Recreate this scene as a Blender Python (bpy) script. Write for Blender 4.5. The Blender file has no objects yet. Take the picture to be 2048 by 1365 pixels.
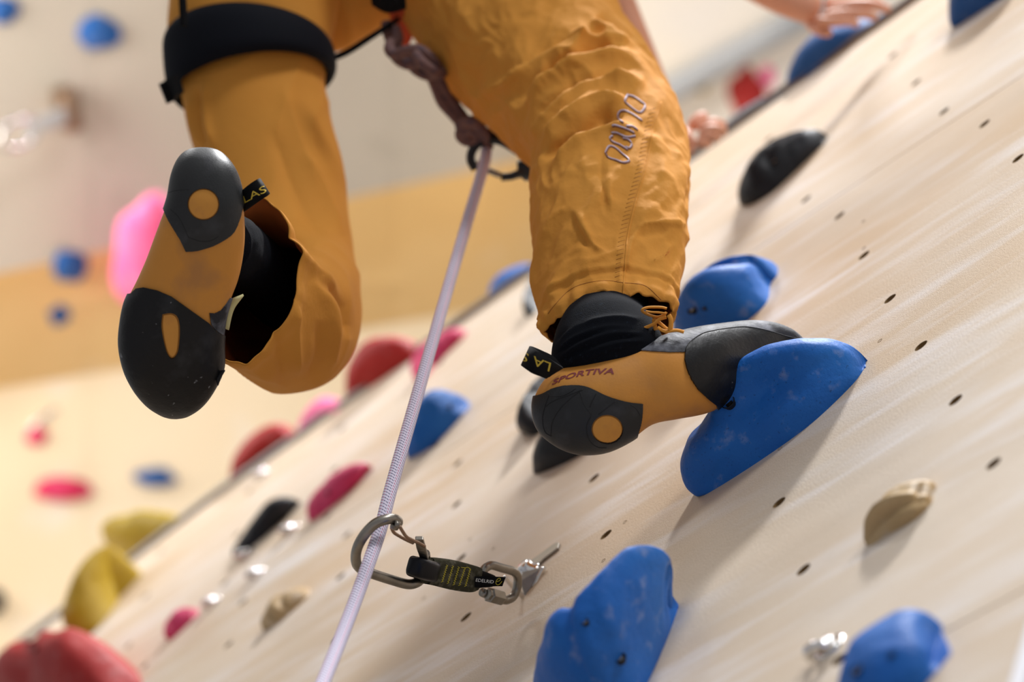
import bpy, bmesh, math, random
import numpy as np
from mathutils import Vector, Matrix, noise
from mathutils.bvhtree import BVHTree
from mathutils.geometry import delaunay_2d_cdt

random.seed(7)
SC = bpy.context.scene
COL = SC.collection
# ---------------------------------------------------------------- camera
S = 1.3                                   # metres per surveyed unit
H = 3.9                                   # height of the survey origin above the floor
FPX = 5850.0
R = np.array([[0.696699609122823, -0.4670260906845377, -0.5445147245649319],
              [0.6453192948427048, 0.7395550272030423, 0.19136710647972305],
              [0.3133251703132386, -0.48471124637110014, 0.8166286458908694]])
O = np.array([0.9092542*S, -0.57415849*S, -1.74530766*S + H])
cam_d = bpy.data.cameras.new('camera')
cam = bpy.data.objects.new('camera', cam_d); COL.objects.link(cam)
SC.camera = cam
rt, up_, bk = R @ [1, 0, 0], R @ [0, -1, 0], R @ [0, 0, -1]
cam.matrix_world = Matrix(((rt[0], up_[0], bk[0], O[0]), (rt[1], up_[1], bk[1], O[1]), (rt[2], up_[2], bk[2], O[2]), (0, 0, 0, 1)))
cam_d.sensor_width = 36; cam_d.lens = FPX/2048*36
cam_d.clip_start = .05; cam_d.clip_end = 100
cam_d.dof.use_dof = True; cam_d.dof.focus_distance = 2.09*S; cam_d.dof.aperture_fstop = 3.2
# ---------------------------------------------------------------- world, lamps, exposure
wd = bpy.data.worlds.new('gym_ambient'); SC.world = wd; wd.use_nodes = True
wd.node_tree.nodes['Background'].inputs[0].default_value = (0.985, 0.985, 1.0, 1)
wd.node_tree.nodes['Background'].inputs[1].default_value = 0.32
def lamp(name, loc, target, size, energy, color):
    l = bpy.data.lights.new(name, 'AREA'); l.shape = 'RECTANGLE'; l.size = size[0]; l.size_y = size[1]
    l.energy = energy; l.color = color
    o = bpy.data.objects.new(name, l); COL.objects.link(o); o.location = loc
    o.rotation_euler = (Vector(target)-Vector(loc)).to_track_quat('-Z', 'Y').to_euler()
    return o
lamp('hall_lamp', (.35, -1.8, 9.5), (-.2, 0, H), (.7, .35), 420, (.98, .985, 1))
lamp('hall_lamp', (-2.2, -3.4, 8.8), (-.3, 0, H), (1.0, .5), 50, (1, .99, .98))
lamp('hall_lamp', (3.6, -2.6, 6.8), (-.2, 0, H), (1.2, .7), 110, (.99, .99, 1))
lamp('far_wall_fill', (-3.1, -1.6, 5.35), (-3.0, .3, 8.8), (2.2, 1.2), 110, (1, .97, .92))  # added fill, aimed upward to brighten the far walls
SC.view_settings.view_transform = 'Standard'
SC.view_settings.look = 'None'
SC.view_settings.gamma = 1
SC.view_settings.use_curve_mapping = False
SC.view_settings.exposure = 0.30

# ---------------------------------------------------------------- survey helpers
def dirn(x, y):
    r = np.array([x-1024.0, y-682.5, FPX]); return R @ (r/np.linalg.norm(r))
def P(x, y, d): return O + dirn(x, y)*d*S
def W(x, y, off=0.0):
    d = dirn(x, y); t = (-off-O[1])/d[1]; return O + d*t
def onz(x, y, z):
    d = dirn(x, y); t = (z-O[2])/d[2]; return O + d*t
def proj(v):
    v = np.asarray(v, float); c = (v-O) @ R
    return np.stack([1024+FPX*c[..., 0]/c[..., 2], 682.5+FPX*c[..., 1]/c[..., 2]], -1)
def cv(pts, s, ox, oy): return [(ox+p[0]/s, oy+p[1]/s) for p in pts]
def V(a): return Vector([float(q) for q in a])
def cr(arr, n):
    """catmull-rom through rows of arr, n samples"""
    a = np.asarray(arr, float); m = len(a)
    if m == 2:
        t = np.linspace(0, 1, n)[:, None]; return a[0]*(1-t)+a[1]*t
    p = np.vstack([2*a[0]-a[1], a, 2*a[-1]-a[-2]])
    u = np.linspace(0, m-1, n); i = np.clip(u.astype(int), 0, m-2); t = (u-i)[:, None]
    p0, p1, p2, p3 = p[i], p[i+1], p[i+2], p[i+3]
    return .5*((2*p1)+(-p0+p2)*t+(2*p0-5*p1+4*p2-p3)*t*t+(-p0+3*p1-3*p2+p3)*t**3)
def resamp(pts, n):
    a = np.asarray(pts, float); d = np.r_[0, np.cumsum(np.linalg.norm(np.diff(a, axis=0), axis=1))]
    s = np.linspace(0, d[-1], n)
    return np.stack([np.interp(s, d, a[:, k]) for k in range(a.shape[1])], 1)
# ---------------------------------------------------------------- object helpers
def tag(o, label=None, cat=None, group=None, kind=None):
    if label: o['label'] = label
    if cat: o['category'] = cat
    if group: o['group'] = group
    if kind: o['kind'] = kind
    return o
def mk(name, verts, faces, mats, parent=None, smooth=True, loc=None, fm=None):
    verts = np.asarray([tuple(v) for v in verts], float) if not isinstance(verts, np.ndarray) else verts
    if parent is None:
        org = verts.mean(0) if loc is None else np.asarray(loc)
    else:
        org = np.array(parent.get('org', (0, 0, 0)))
    me = bpy.data.meshes.new(name)
    me.from_pydata([tuple(v) for v in (verts-org)], [], [tuple(int(i) for i in f) for f in faces])
    if not isinstance(mats, (list, tuple)): mats = [mats]
    for m in mats: me.materials.append(m)
    if fm is not None: me.polygons.foreach_set('material_index', fm)
    me.polygons.foreach_set('use_smooth', [smooth]*len(me.polygons))
    me.update()
    o = bpy.data.objects.new(name, me); COL.objects.link(o)
    if parent is None:
        o.location = org
    else:
        o.parent = parent
    o['org'] = [float(q) for q in org]
    return o
def empty(name, loc):
    o = bpy.data.objects.new(name, None); COL.objects.link(o); o.location = loc; o.empty_display_size = .05
    o['org'] = [float(q) for q in loc]; return o
def gridfaces(nu, nv, closed_v=True, flip=False):
    f = []
    for i in range(nu-1):
        for j in range(nv if closed_v else nv-1):
            k = (j+1) % nv
            q = (i*nv+j, i*nv+k, (i+1)*nv+k, (i+1)*nv+j)
            f.append(q[::-1] if flip else q)
    return f
def recalc(o):
    bm = bmesh.new(); bm.from_mesh(o.data); bmesh.ops.recalc_face_normals(bm, faces=bm.faces); bm.to_mesh(o.data); bm.free(); return o
def loft_v(secs, nu, nv, pw=2.0, nearp=None):
    """secs: (lx,ly,rx,ry,depth,thick[,depth_r]) image survey of each cross-section -> closed 3D rings"""
    c, a, th = [], [], []
    for s in secs:
        dl = s[4]; dr = s[6] if len(s) > 6 else s[4]
        L, Rr = P(s[0], s[1], dl), P(s[2], s[3], dr)
        c.append((L+Rr)/2); a.append((Rr-L)/2); th.append(s[5])
    c = np.array(c); a = np.array(a)
    t = np.gradient(c, axis=0)
    b = np.cross(t, a); b /= np.linalg.norm(b, axis=1)[:, None]
    if b[0] @ (c[0]-O) < 0: b[0] = -b[0]
    for i in range(1, len(b)):
        if b[i] @ b[i-1] < 0: b[i] = -b[i]
    b = b*(np.linalg.norm(a, axis=1)*np.array(th))[:, None]
    allr = cr(np.hstack([c, a, b]), nu)
    c, a, b = allr[:, :3], allr[:, 3:6], allr[:, 6:9]
    ph = np.linspace(0, 2*np.pi, nv, endpoint=False)
    cs, sn = np.cos(ph), np.sin(ph)
    cs = np.sign(cs)*np.abs(cs)**(2/pw); sn = np.sign(sn)*np.abs(sn)**(2/pw)
    return (c[:, None]+a[:, None]*cs[None, :, None]+b[:, None]*sn[None, :, None]), c
def vnorm(g, c):
    """outward normals for ring grid g (nu,nv,3)"""
    du = np.gradient(g, axis=0); dv = np.roll(g, -1, 1)-np.roll(g, 1, 1)
    n = np.cross(du, dv); n /= np.linalg.norm(n, axis=2)[..., None]+1e-12
    out = g-c[:, None]
    sgn = np.sign((n*out).sum(2)); sgn = np.sign(sgn.sum()) or 1
    return n*sgn
def seg_dist(px, poly):
    """distance px (N,2) to polyline and fraction along it"""
    poly = np.asarray(poly, float); best = np.full(len(px), 1e9); fr = np.zeros(len(px)); side = np.zeros(len(px))
    L = np.linalg.norm(np.diff(poly, axis=0), axis=1); cum = np.r_[0, np.cumsum(L)]/L.sum()
    for i in range(len(poly)-1):
        a, b = poly[i], poly[i+1]; ab = b-a
        t = np.clip(((px-a) @ ab)/(ab @ ab), 0, 1); d = np.linalg.norm(px-(a+t[:, None]*ab), axis=1)
        m = d < best; best[m] = d[m]; fr[m] = (cum[i]+t*(cum[i+1]-cum[i]))[m]
    return best, fr
def folds(g, n, fl, k=1.0):
    sh = g.shape[:2]; v = g.reshape(-1, 3); nn = n.reshape(-1, 3)
    px = proj(v); view = v-O; view /= np.linalg.norm(view, axis=1)[:, None]
    w = np.clip(-(nn*view).sum(1)*4+.3, 0, 1)
    disp = np.zeros(len(v))
    for poly, amp, wid in fl:
        poly = cr(poly, 24)
        d, f = seg_dist(px, poly)
        e = np.clip(np.minimum(f, 1-f)*5, 0, 1)*.999+.001
        disp += amp*k*np.exp(-(d/wid)**1.45)*e
    return (v+nn*(disp*w)[:, None]).reshape(*sh, 3)
def fbm(v, sc, octv=3, seed=0.0, st=None):
    out = np.zeros(len(v))
    for i, q in enumerate(v):
        p = Vector((q[0]*sc+seed, q[1]*sc, q[2]*sc))
        out[i] = noise.fractal(p, 1.0, 2.0, octv)
    return out
def wrinkle(g, n, sc, amp, octv=3, seed=0.0):
    v = g.reshape(-1, 3)
    d = fbm(v, sc, octv, seed)
    return (v+n.reshape(-1, 3)*(d*amp)[:, None]).reshape(g.shape)
def ridged(g, n, sc, amp, seed):
    v = g.reshape(-1, 3); d = np.zeros(len(v))
    for i, q in enumerate(v):
        w = noise.noise(Vector((q[0]*sc*.5+seed*3, q[1]*sc*.5, q[2]*sc*.5)))*1.2
        a = noise.noise(Vector((q[0]*sc*1.5+seed+w, q[1]*sc*1.2-w, q[2]*sc*.62)))
        d[i] = .45-2.6*abs(a)
    return (v+n.reshape(-1, 3)*(d*amp)[:, None]).reshape(g.shape)
def tube_v(pts, rad, ns=8, closed=False, flat=1.0, up=None):
    pts = np.asarray(pts, float); m = len(pts)
    rad = np.broadcast_to(np.asarray(rad, float), (m,))
    if closed: t = np.roll(pts, -1, 0)-np.roll(pts, 1, 0)
    else: t = np.gradient(pts, axis=0)
    t /= np.linalg.norm(t, axis=1)[:, None]+1e-12
    u = np.array(up, float) if up is not None else np.cross(t[0], [0.31, .77, .55])
    vs = []
    for i in range(m):
        if up is not None: u = np.array(up, float)
        u = u-t[i]*(u @ t[i]); u /= np.linalg.norm(u)+1e-12
        w = np.cross(t[i], u)
        for k in range(ns):
            a = 2*math.pi*k/ns
            vs.append(pts[i]+rad[i]*(u*math.cos(a)*flat+w*math.sin(a)))
    f = gridfaces(m, ns)
    if closed: f += [((m-1)*ns+j, (m-1)*ns+(j+1) % ns, (j+1) % ns, j) for j in range(ns)]
    else: f += [tuple(range(ns))[::-1], tuple((m-1)*ns+j for j in range(ns))]
    return vs, f
class MB:
    def __init__(s): s.v = []; s.f = []
    def add(s, v, f):
        n = len(s.v); s.v += [tuple(q) for q in v]; s.f += [tuple(i+n for i in q) for q in f]; return s
    def tube(s, pts, r, ns=8, closed=False, flat=1.0, up=None): return s.add(*tube_v(pts, r, ns, closed, flat, up))
    def box(s, c, ax, ay, az):
        c, ax, ay, az = map(np.asarray, (c, ax, ay, az)); v = []
        for i in (-1, 1):
            for j in (-1, 1):
                for k in (-1, 1): v.append(c+ax*i+ay*j+az*k)
        return s.add(v, [(0, 1, 3, 2), (4, 6, 7, 5), (0, 4, 5, 1), (2, 3, 7, 6), (0, 2, 6, 4), (1, 5, 7, 3)])
    def build(s, name, mat, parent=None, smooth=True, bevel=0, loc=None):
        o = mk(name, s.v, s.f, mat, parent, smooth, loc); recalc(o)
        if bevel:
            b = o.modifiers.new('b', 'BEVEL'); b.width = bevel; b.segments = 2; b.limit_method = 'ANGLE'
        return o
def spix(px, d): return px*d*S/FPX          # pixels at surveyed depth -> metres

# ---------------------------------------------------------------- materials
def mat(name, col, rough=.5, metal=0, spec=.5, bump=None, mixes=(), sheen=0, coat=0):
    m = bpy.data.materials.new(name); m.use_nodes = True; nt = m.node_tree; b = nt.nodes['Principled BSDF']
    b.inputs['Base Color'].default_value = (*col, 1); b.inputs['Roughness'].default_value = rough
    b.inputs['Metallic'].default_value = metal; b.inputs['Specular IOR Level'].default_value = spec
    b.inputs['Sheen Weight'].default_value = sheen; b.inputs['Coat Weight'].default_value = coat
    tc = nt.nodes.new('ShaderNodeTexCoord')
    def noi(scale, det=4, stretch=(1, 1, 1), rot=(0, 0, 0)):
        mp = nt.nodes.new('ShaderNodeMapping'); mp.inputs['Scale'].default_value = stretch; mp.inputs['Rotation'].default_value = rot
        nt.links.new(tc.outputs['Object'], mp.inputs['Vector'])
        n = nt.nodes.new('ShaderNodeTexNoise'); n.inputs['Scale'].default_value = scale; n.inputs['Detail'].default_value = det
        nt.links.new(mp.outputs[0], n.inputs['Vector']); return n
    prev = None
    for mx in mixes:   # (scale, stretch, rot, lo, hi, color, detail)
        n = noi(mx[0], mx[6] if len(mx) > 6 else 4, mx[1], mx[2])
        r = nt.nodes.new('ShaderNodeValToRGB'); r.color_ramp.elements[0].position = mx[3]; r.color_ramp.elements[1].position = mx[4]
        k = mx[7] if len(mx) > 7 else 1
        r.color_ramp.elements[1].color = (k, k, k, 1)
        nt.links.new(n.outputs['Fac'], r.inputs[0])
        x = nt.nodes.new('ShaderNodeMix'); x.data_type = 'RGBA'
        nt.links.new(r.outputs[0], x.inputs['Factor'])
        if prev is None: x.inputs['A'].default_value = (*col, 1)
        else: nt.links.new(prev, x.inputs['A'])
        x.inputs['B'].default_value = (*mx[5], 1); prev = x.outputs['Result']
    if prev is not None: nt.links.new(prev, b.inputs['Base Color'])
    if bump:
        hs = None
        for sc, st in bump:
            n = noi(sc, 3)
            bp = nt.nodes.new('ShaderNodeBump'); bp.inputs['Strength'].default_value = st; bp.inputs['Distance'].default_value = 1.0/sc*.5
            nt.links.new(n.outputs['Fac'], bp.inputs['Height'])
            if hs: nt.links.new(hs, bp.inputs['Normal'])
            hs = bp.outputs[0]
        nt.links.new(hs, b.inputs['Normal'])
    return m
Z0 = (0, 0, 0)
M = {}
M['ply'] = mat('plywood_sanded', (.60, .44, .28), .45, spec=.5, bump=[(1000, .7), (420, .4)], mixes=[
    (2.2, (1, 1, 1.8), (0, .5, 0), .38, .66, (.70, .60, .485), 5, .85),
    (7.0, (.5, 1, 3.0), (0, .45, 0), .50, .74, (.80, .76, .74), 6, .8),
    (2.3, (.6, 1, 2.2), (0, .35, 0), .56, .72, (.52, .42, .31), 6, .6),
    (9, (.4, 1, 2.6), (0, .9, 0), .58, .74, (.82, .79, .80), 7, .6),
    (1200, (1, 1, 1), Z0, .56, .72, (.92, .88, .84), 2, .55),
    (1000, (1, 1, 1), Z0, .60, .74, (.36, .25, .14), 2, .5)])
M['ply_dark'] = mat('dark_batten', (.05, .035, .025), .7)
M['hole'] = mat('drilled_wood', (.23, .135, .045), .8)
M['trim'] = mat('grey_edge_trim', (.16, .13, .115), .45, spec=.5)
M['white_trim'] = mat('white_edge_profile', (.85, .85, .9), .4)
M['cloth'] = mat('ochre_cotton', (.60, .257, .042), .8, spec=.15, bump=[(1500, .35), (220, .18)], mixes=[
    (9, (1, 1, 1), Z0, .42, .68, (.66, .295, .052), 4, .7)])
M['cloth_in'] = mat('trouser_lining', (.62, .18, .045), .9, spec=.1, bump=[(900, .3)])
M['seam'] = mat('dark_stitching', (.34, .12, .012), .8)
M['print'] = mat('lilac_print', (.60, .52, .66), .6)
M['print_shadow'] = mat('brown_letter_shadow', (.20, .075, .045), .7)
M['sock'] = mat('navy_black_knit', (.005, .006, .009), .9, spec=.08, bump=[(900, .8)], mixes=[(260, (1, 1, 1), Z0, .62, .78, (.02, .03, .05), 3, .5)])
M['strap'] = mat('black_padded_webbing', (.005, .006, .010), .8, spec=.12, bump=[(700, .3)])
M['black'] = mat('black_webbing', (.005, .005, .006), .75, spec=.12, bump=[(1200, .4)])
M['gold'] = mat('gold_thread', (.62, .44, .04), .6)
M['shoe'] = mat('orange_shoe_leather', (.64, .27, .045), .55, spec=.3, bump=[(420, .12)], mixes=[
    (24, (1, 1, 1), Z0, .50, .72, (.36, .17, .07), 5, .55), (11, (1, 1, 1), Z0, .45, .7, (.66, .30, .065), 3, .6)])
M['rub'] = mat('black_toe_rubber', (.006, .006, .007), .42, spec=.28, bump=[(500, .15), (60, .12)], mixes=[
    (38, (1, 1, 1), Z0, .54, .72, (.022, .023, .026), 6, .8), (150, (1, 1, 1), Z0, .70, .76, (.35, .36, .38), 4, .6)])
M['instep'] = mat('grey_instep_rubber', (.020, .021, .027), .62, spec=.25, bump=[(500, .15), (70, .2)], mixes=[
    (40, (1, 1, 1), Z0, .48, .70, (.30, .31, .36), 6, .6)])
M['heel'] = mat('grey_heel_rubber', (.020, .021, .022), .45, spec=.35, bump=[(600, .2)], mixes=[
    (45, (1, 1, 1), Z0, .52, .72, (.04, .041, .046), 6, .8)])
M['groove'] = mat('rubber_groove', (.006, .006, .007), .7)
M['disc'] = mat('orange_heel_disc', (.66, .29, .045), .55, spec=.4, bump=[(420, .1)], mixes=[(60, (1, 1, 1), Z0, .5, .7, (.52, .22, .05), 4, .6)])
M['logo'] = mat('maroon_print', (.22, .035, .04), .6)
M['yellow'] = mat('pale_yellow_lining', (.72, .66, .33), .7)
def plastic(nm, c, c2=None, chalk=.75, lo=.55):
    return mat(nm, c, .58, spec=.35, bump=[(1300, .35), (240, .25)], mixes=[
        (14, (1, 1, 1), Z0, .45, .72, c2 or tuple(min(1, q*1.25+.02) for q in c), 5, .7),
        (55, (1, 1, 1), Z0, lo+.03, lo+.2, tuple(.45*q+.32 for q in c), 6, chalk*.55),
        (420, (1, 1, 1), Z0, .64, .72, tuple(q*.35 for q in c), 3, .7)])
M['blue'] = plastic('blue_resin', (.004, .115, .47), (.010, .165, .58))
M['blue_dark'] = plastic('deep_blue_resin', (.006, .075, .27))
M['blackh'] = mat('black_resin', (.007, .008, .011), .5, spec=.3, bump=[(900, .4)], mixes=[(30, (1, 1, 1), Z0, .5, .75, (.025, .028, .036), 5, .8)])
M['pink'] = plastic('pink_resin', (.64, .022, .10), (.80, .10, .25))
M['red'] = plastic('red_resin', (.38, .014, .012), (.50, .035, .028))
M['hotpink'] = plastic('bright_pink_resin', (.95, .14, .36), (.95, .25, .45))
M['yel'] = plastic('mustard_resin', (.36, .235, .003), (.44, .30, .008), .4)
M['tan'] = plastic('tan_resin', (.46, .30, .13), (.60, .45, .26), 1, .5)
M['greyh'] = plastic('grey_resin', (.10, .105, .125))
M['steel'] = mat('worn_steel', (.32, .295, .255), .34, metal=1, bump=[(300, .1)], mixes=[(60, (1, 1, 1), Z0, .45, .7, (.24, .22, .19), 5, .8)])
M['bright'] = mat('bright_zinc', (.80, .79, .78), .16, metal=1)
M['rust'] = mat('rusty_steel', (.33, .22, .15), .45, metal=.9)
M['alu_black'] = mat('black_anodised', (.018, .020, .024), .35, metal=.4)
M['olive'] = mat('olive_webbing', (.045, .042, .024), .85, spec=.2, bump=[(1400, .7), (300, .5)], mixes=[(160, (1, 1, 1), Z0, .48, .66, (.13, .12, .085), 5, .8)])
M['blackrub'] = mat('black_rubber_keeper', (.004, .005, .008), .35, spec=.25)
M['thread_y'] = mat('yellow_thread', (.55, .46, .04), .7)
M['white_print'] = mat('white_print', (.75, .75, .72), .6)
M['orangeweb'] = mat('orange_webbing', (.55, .065, .012), .7, bump=[(900, .3)])
M['cord'] = mat('mauve_brown_cord', (.17, .09, .08), .85, bump=[(700, .6)], mixes=[(120, (1, 1, 1), Z0, .45, .6, (.09, .055, .07), 4, .7)])
M['skin'] = mat('skin', (.62, .29, .18), .5, spec=.4, bump=[(300, .15)], mixes=[(14, (1, 1, 1), Z0, .45, .7, (.68, .36, .26), 3, .6)])
M['nail'] = mat('nail', (.75, .50, .42), .3)
M['bgA'] = mat('greyish_ply', (.43, .385, .32), .8, bump=[(60, .1)], mixes=[(1.2, (1, 1, 1), Z0, .4, .7, (.48, .43, .36), 4, .7), (9, (1, 1, 1), Z0, .62, .7, (.36, .32, .26), 2, .4)])  # upper far facet, greyer than the other plywood facets
M['bgB'] = mat('amber_ply', (.76, .50, .20), .7, mixes=[(1.1, (1, 1, 1), Z0, .42, .68, (.84, .60, .29), 3, .9), (6, (1, 1, 1), Z0, .6, .75, (.8, .66, .46), 4, .5)])
M['bgC'] = mat('pale_ply', (.86, .71, .48), .7, mixes=[(1.3, (1, 1, 1), Z0, .4, .68, (.92, .80, .60), 3, .9), (5, (1, 1, 1), Z0, .60, .75, (.92, .88, .84), 4, .7)])
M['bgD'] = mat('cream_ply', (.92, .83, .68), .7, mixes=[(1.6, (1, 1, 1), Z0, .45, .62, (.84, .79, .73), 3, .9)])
M['mat_floor'] = mat('grey_floor_mat', (.28, .28, .30), .8, bump=[(40, .1)])
M['beam'] = mat('bluish_grey_steel', (.42, .43, .44), .5)
M['shirt'] = mat('dark_shirt', (.03, .035, .05), .9)
M['hair'] = mat('brown_hair', (.05, .028, .015), .6)
def rope_mat():
    m = bpy.data.materials.new('lilac_braided_rope'); m.use_nodes = True; nt = m.node_tree; b = nt.nodes['Principled BSDF']
    b.inputs['Roughness'].default_value = .8; b.inputs['Specular IOR Level'].default_value = .2
    uv = nt.nodes.new('ShaderNodeUVMap')
    mp = nt.nodes.new('ShaderNodeMapping'); nt.links.new(uv.outputs[0], mp.inputs[0])
    mp.inputs['Rotation'].default_value = (0, 0, math.radians(0))
    sep = nt.nodes.new('ShaderNodeSeparateXYZ'); nt.links.new(mp.outputs[0], sep.inputs[0])
    def mth(op, a, b=None, c=None):
        n = nt.nodes.new('ShaderNodeMath'); n.operation = op
        for k, q in enumerate((a, b, c)):
            if q is None: continue
            if isinstance(q, (int, float)): n.inputs[k].default_value = q
            else: nt.links.new(q, n.inputs[k])
        return n.outputs[0]
    U, Vv = sep.outputs[0], sep.outputs[1]
    fu = mth('FLOOR', U); fr_ = mth('FRACT', U)
    t_ = mth('FRACT', mth('ADD', mth('ADD', Vv, mth('MULTIPLY', fu, .5)), mth('MULTIPLY', fr_, .55)))
    d = mth('ABSOLUTE', mth('SUBTRACT', t_, .5))               # 0 at the fleck centre
    e_ = mth('ABSOLUTE', mth('SUBTRACT', fr_, .5))
    r2 = mth('ADD', mth('MULTIPLY', d, 3.6), mth('MULTIPLY', e_, 1.0))
    rp = nt.nodes.new('ShaderNodeValToRGB'); rp.color_ramp.elements[0].position = .45; rp.color_ramp.elements[1].position = .80
    rp.color_ramp.elements[0].color = (1, 1, 1, 1); rp.color_ramp.elements[1].color = (0, 0, 0, 1)
    nt.links.new(r2, rp.inputs[0])
    par = mth('MODULO', fu, 3.0)
    cr_ = nt.nodes.new('ShaderNodeValToRGB'); cr_.color_ramp.interpolation = 'CONSTANT'
    e = cr_.color_ramp.elements; e[0].color = (.10, .10, .20, 1); e[1].position = .5; e[1].color = (.50, .07, .16, 1)
    nt.links.new(mth('DIVIDE', par, 3.0), cr_.inputs[0])
    mx = nt.nodes.new('ShaderNodeMix'); mx.data_type = 'RGBA'; mx.inputs['A'].default_value = (.78, .72, .86, 1)
    nt.links.new(rp.outputs[0], mx.inputs['Factor']); nt.links.new(cr_.outputs[0], mx.inputs['B'])
    nt.links.new(mx.outputs['Result'], b.inputs['Base Color'])
    bp = nt.nodes.new('ShaderNodeBump'); bp.inputs['Strength'].default_value = .6; bp.inputs['Distance'].default_value = .0006; bp.invert = True
    nt.links.new(rp.outputs[0], bp.inputs['Height']); nt.links.new(bp.outputs[0], b.inputs['Normal'])
    return m
M['rope'] = rope_mat()

# ================================================================ SETTING
def wz(z): return z*S+H
EDGE = [(-2.9, .62), (-1.9, .775), (-1.65, .818), (-1.309, .893), (-.767, .932), (-.257, .966), (.2, .985)]
def edge_z(x): return float(np.interp(x/S, [e[0] for e in EDGE], [e[1] for e in EDGE]))*S+H
# floor
fl = MB(); fl.box((-1, -2, -.1), (7, 0, 0), (0, 6, 0), (0, 0, .1))
tag(fl.build('floor', M['mat_floor'], smooth=False), kind='structure')
# near wall: frame behind, panels in front
wv = MB()
X0, X1 = -2.9*S, .2*S
ez = [(x*S, z*S+H) for x, z in EDGE]
n = len(ez)
vv = [(X0, .021, 0), (X1, .021, 0)]+[(x, .021, z) for x, z in reversed(ez)]
vb = [(x, .06, z) for x, y, z in vv]
k = len(vv)
wv.add(vv+vb, [tuple(range(k)), tuple(range(k, 2*k))[::-1]]+[(i, (i+1) % k, (i+1) % k+k, i+k) for i in range(k)])
wall = wv.build('wall_right', M['ply_dark'], smooth=False, loc=(0, 0, H)); tag(wall, kind='structure')
meas = [W(*q) for q in [(1842, 692), (1679, 432), (1728, 511), (1780, 598), (1911, 801), (1987, 928), (1558, 1006), (1607, 1140), (932, 1235), (922, 1117), (913, 1010),
        (1212, 1070), (1188, 957), (1888, 223), (1832, 165), (1785, 111), (1612, 399), (1969, 248), (2036, 317), (457, 1290), (681, 1154)]]
holes = []
for j in range(-3, 4):
    for i in range(-17, 3):
        holes.append((i*.155+j*.0105-(.0775 if j % 2 else 0), .1375*j))
for j in range(0, 4):
    for i in range(-16, 3): holes.append((-.108-.069*j+.16*i+(.16*(j//2)), .518+.1475*j))
for j in range(0, 4):
    for i in range(-4, 3): holes.append((i*.155-.02*j, -.53-.1375*j))
holes = [(x*S, z*S+H) for x, z in holes]
holes = [h for h in holes if all(math.hypot(h[0]-m[0], h[1]-m[2]) > .075 for m in meas)]+[(m[0], m[2]) for m in meas]
seams = [-2.9, -1.37, -.447, .474, 9]
hr = .0072
t_nut = None
def panel(z0, z1, name='plywood_panel'):
    gap = .0012
    lo = wz(z0)+gap if z0 > -2.8 else .02
    pts = [(X0, lo), (X1, lo)]
    if z1 > 2: pts += [(x, z-.001) for x, z in reversed(ez)]
    else: pts += [(X1, wz(z1)-gap), (X0, wz(z1)-gap)]
    nb = len(pts)
    hs = [h for h in holes if X0+.03 < h[0] < X1-.03 and lo+.03 < h[1] < (min(edge_z(h[0]), wz(z1)) - .035)]
    v = list(pts); e = [(i, (i+1) % nb) for i in range(nb)]
    for hx, hz in hs:
        s0 = len(v)
        for a in range(14): v.append((hx+hr*math.cos(a*math.tau/14), hz+hr*math.sin(a*math.tau/14)))
        e += [(s0+a, s0+(a+1) % 14) for a in range(14)]
    r = delaunay_2d_cdt([Vector(q) for q in v], e, [], 0, 1e-5)
    V2, F2 = r[0], r[2]
    ff = []
    from mathutils.geometry import intersect_point_tri_2d
    hsA = np.array(hs) if hs else np.zeros((0, 2))
    def inpoly(c):
        t = False; j = nb-1
        for i in range(nb):
            if (pts[i][1] > c.y) != (pts[j][1] > c.y) and c.x < (pts[j][0]-pts[i][0])*(c.y-pts[i][1])/(pts[j][1]-pts[i][1])+pts[i][0]: t = not t
            j = i
        return t
    for f in F2:
        c = sum((V2[i] for i in f), Vector((0, 0)))/len(f)
        if len(hsA) and np.min(np.hypot(hsA[:, 0]-c.x, hsA[:, 1]-c.y)) < hr*.97: continue
        if not inpoly(c): continue
        ff.append(tuple(f))
    verts = [(q.x, 0, q.y) for q in V2]; m = len(verts)
    verts += [(x, .0205, z) for x, z in pts]
    # outer rim
    idx = []
    for x, z in pts: idx.append(min(range(m), key=lambda i: (V2[i].x-x)**2+(V2[i].y-z)**2))
    for i in range(nb): ff.append((idx[i], idx[(i+1) % nb], m+(i+1) % nb, m+i))
    o = mk(name, np.array(verts), ff, M['ply'], wall, smooth=False)
    bm = bmesh.new(); bm.from_mesh(o.data)
    for f in bm.faces:
        if abs(f.normal.y) > .9 and f.normal.y > 0: f.normal_flip()
    bm.to_mesh(o.data); bm.free()
    return o, hs
# drilled sleeve shared by all holes
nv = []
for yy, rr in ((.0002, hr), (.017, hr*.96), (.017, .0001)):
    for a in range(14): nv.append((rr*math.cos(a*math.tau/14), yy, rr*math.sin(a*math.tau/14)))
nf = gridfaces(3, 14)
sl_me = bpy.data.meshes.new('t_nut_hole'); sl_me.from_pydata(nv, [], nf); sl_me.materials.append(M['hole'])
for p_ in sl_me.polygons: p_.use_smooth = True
ncount = 0
for a, b in zip(seams[:-1], seams[1:]):
    po, hs = panel(a, b)
    for hx, hz in hs:
        q = proj(np.array([hx, 0, hz]))
        if not (-150 < q[0] < 2200 and -150 < q[1] < 1500): 
            pass
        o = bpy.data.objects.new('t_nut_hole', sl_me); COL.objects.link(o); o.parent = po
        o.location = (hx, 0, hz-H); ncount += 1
# trims
t = MB(); pts = [(x, -.003, z+.001) for x, z in ez]; t.tube(pts, .0065, 6)
tag(t.build('trim_1', M['trim'], smooth=False), kind='structure')
t = MB(); t.box(((.2*S+.0075), .012, H*.5+.45*S), (.0075, 0, 0), (0, .016, 0), (0, 0, H*.5+.5*S))
tag(t.build('trim_2', M['white_trim'], smooth=False, bevel=.002), kind='structure')
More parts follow.
